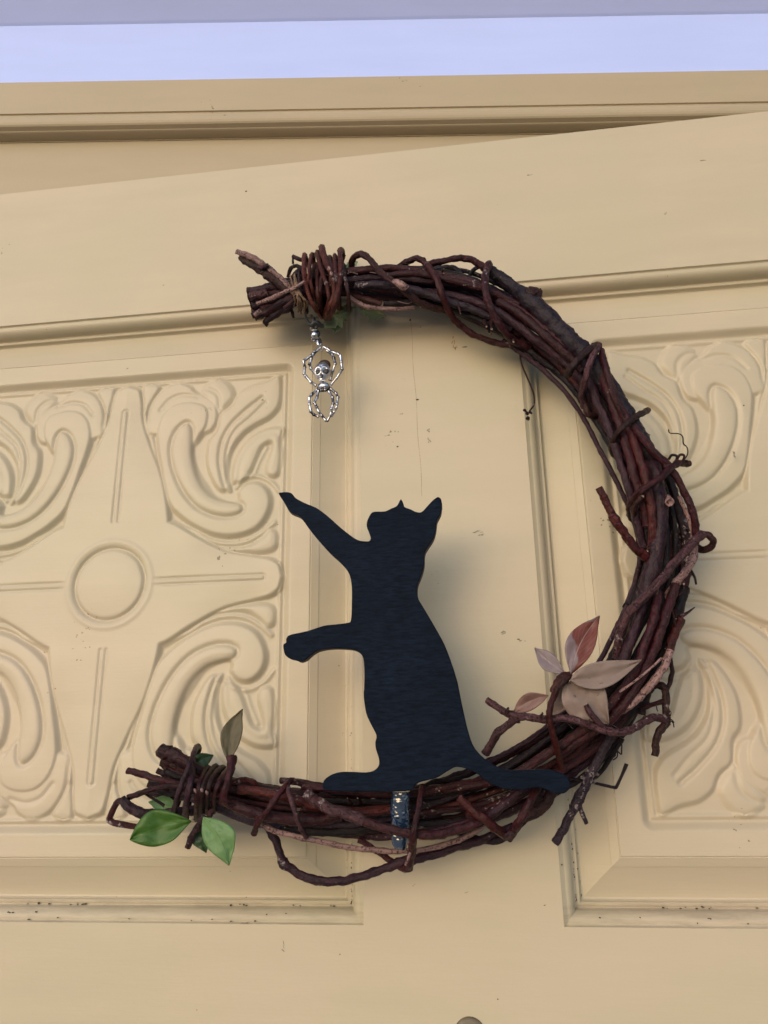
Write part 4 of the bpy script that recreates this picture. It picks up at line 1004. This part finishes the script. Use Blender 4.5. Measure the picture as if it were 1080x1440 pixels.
legs = [[(360,900),(300,862),(236,790),(222,768),(228,690),(216,622),(300,562),(340,520),(388,482)],
 [(345,765),(296,705),(284,660),(302,595),(325,545),(384,490)],
 [(520,892),(588,812),(630,748),(648,715),(640,640),(630,560),(600,540),(540,520),(484,486),(440,462)],
 [(512,845),(542,735),(572,655),(556,590),(530,540),(470,500)],
 [(380,935),(305,1000),(280,1035),(282,1110),(298,1190),(332,1225),(392,1252)],
 [(385,960),(368,1030),(338,1092),(362,1140),(388,1192),(420,1235),(472,1302)],
 [(520,935),(580,985),(602,1030),(592,1110),(582,1150),(555,1200),(525,1250)],
 [(500,965),(542,1030),(548,1100),(530,1160),(522,1225),(478,1305)]]
for lg in legs:
    p3 = []
    for i, p in enumerate(lg):
        t = i / (len(lg) - 1); h = 3 * math.sin(math.pi * min(1, t * 1.1)) * 1.0
        p3.append((p[0], p[1], h))
    # slender segments that swell at each joint
    pts = []
    for a, b in zip(p3[:-1], p3[1:]):
        for t, q in ((0.0, 22), (0.2, 16.5), (0.6, 15.5), (0.88, 18)):
            pts.append((a[0] + (b[0]-a[0]) * t, a[1] + (b[1]-a[1]) * t, a[2] + (b[2]-a[2]) * t, q))
    pts.append((*p3[-1], 8))
    cst('leg', 'silver', pts, 10, 8, 2)
def ball(name, mat, c, r, parent=None, h=0, sx=1, sy=1, sz=1, seg=20, deform=None):
    x, y = z4(*c); hh = (SH + h) * mm
    ctr = P(x, y, hh); rr_ = PR(x, y, hh, r / 8.0)
    bm = bmesh.new(); bmesh.ops.create_uvsphere(bm, u_segments=seg, v_segments=seg * 3 // 4, radius=1.0)
    for v in bm.verts:
        q = v.co.copy()               # q.x right, q.z up, -q.y outwards
        if deform: q = deform(q)
        v.co = (EX * q.x * sx + EN * q.y * sy + Vector((0, 0, 1)) * q.z * sz) * rr_
    me = bpy.data.meshes.new(name); bm.to_mesh(me); bm.free()
    par = parent or charm
    base = Vector(charm.location)
    if parent and parent is not charm: base = Vector(charm.location) + Vector(parent.location)
    return link(name, me, M[mat], par, ctr - base, smooth=True)
ball('abdomen', 'abdomen_brown', (448,672), 78, h=-1.8, sx=0.95, sy=0.5, sz=0.90)
def skull_def(q):
    z = q.z
    w = 1.0
    if z < -0.1: w = 1.0 - 0.48 * min(1, (-0.1 - z) / 0.75)       # cheeks narrow to the jaw
    x = q.x * w; y = q.y * (1 - 0.12 * (z < 0))
    if q.y < 0:
        for cx in (-0.40, 0.40):
            d = math.hypot(x - cx, (z + 0.02)); y += 0.34 * math.exp(-(d / 0.24) ** 2)
            y -= 0.16 * math.exp(-((d - 0.36) / 0.10) ** 2)
        y += 0.24 * math.exp(-((x / 0.14) ** 2 + ((z + 0.40) / 0.16) ** 2))
        y += 0.10 * math.exp(-((z + 0.70) / 0.07) ** 2)
        y += 0.10 * math.exp(-((x / 0.06) ** 2)) * (z > 0.25)
    return Vector((x, y, z * 1.18))
M['skull'] = plain('polished_skull_silver', (0.66, 0.65, 0.68), 0.34, metal=1.0, bump=0.3, bs=500)
sk = ball('skull', 'skull', (424,752), 104, h=3.5, sx=0.92, sy=0.62, sz=1.02, seg=56, deform=skull_def)
ball('eye_socket', 'oxide', (380,745), 31, h=6.7, parent=None, sy=0.45)
ball('eye_socket', 'oxide', (469,738), 32, h=6.7, parent=None, sy=0.45)
ball('nose_hollow', 'oxide', (420,790), 19, h=7.6, sy=0.4, sx=0.85, sz=1.3)
ball('crack', 'oxide', (408,700), 22, h=6.9, sx=0.18, sy=0.35, sz=1.1)
for i in range(5):
    ball('tooth', 'silver', (398 + i * 15, 838), 9, h=7.0, sy=0.6, sz=1.3, seg=8)
ball('thorax', 'silver', (440,905), 66, h=2.5, sx=1.05, sy=0.6, sz=0.72)
ball('collar', 'oxide', (440,925), 84, h=0.6, sx=0.95, sy=0.45, sz=0.55)
cst('fang', 'silver', [(410,925,6,9),(408,950,7,8),(406,975,6,4)], 8)
cst('fang', 'silver', [(455,925,6,9),(456,945,7,8),(452,968,6,4)], 8)
# clasp
cst('jump_ring', 'silver', [(398,452,1),(412,430,2),(428,452,1),(432,490,0),(415,508,-1),(400,488,0)], 8, 8, 4, closed=True)
cst('clasp', 'silver', [(378,372,1,14),(372,400,2,20),(384,440,2,18),(404,470,1,12)], 14, 10, 5, flat=.8)
cst('clasp_lever', 'oxide', [(392,360,0,10),(404,400,0,14),(415,440,0,10)], 10)
ball('clasp_bead', 'silver', (338,325), 42, h=2, sz=1.05, sy=0.8)
cst('clasp_collar', 'silver', [(312,378,2,12),(330,392,4,13),(352,388,3,12),(372,372,1,10)], 12)
cst('clasp_ring', 'silver', [(296,262,1),(310,238,3),(345,230,3),(366,252,2),(352,272,3),(318,275,3)], 11, 8, 4, closed=True)
ball('clasp_hook', 'oxide', (378,315), 26, h=0, sz=1.6, sy=.7)
cst('cord', 'black', [(232,95,4,10),(262,180,5,16),(305,215,6,26),(345,190,6,28),(400,215,4,28),(438,240,1,14)], 20, 9, 5, 0.5)
cst('cord', 'black', [(300,110,4,14),(330,150,6,20),(322,215,6,18),(328,245,4,12)], 16, 9, 5, 0.5)
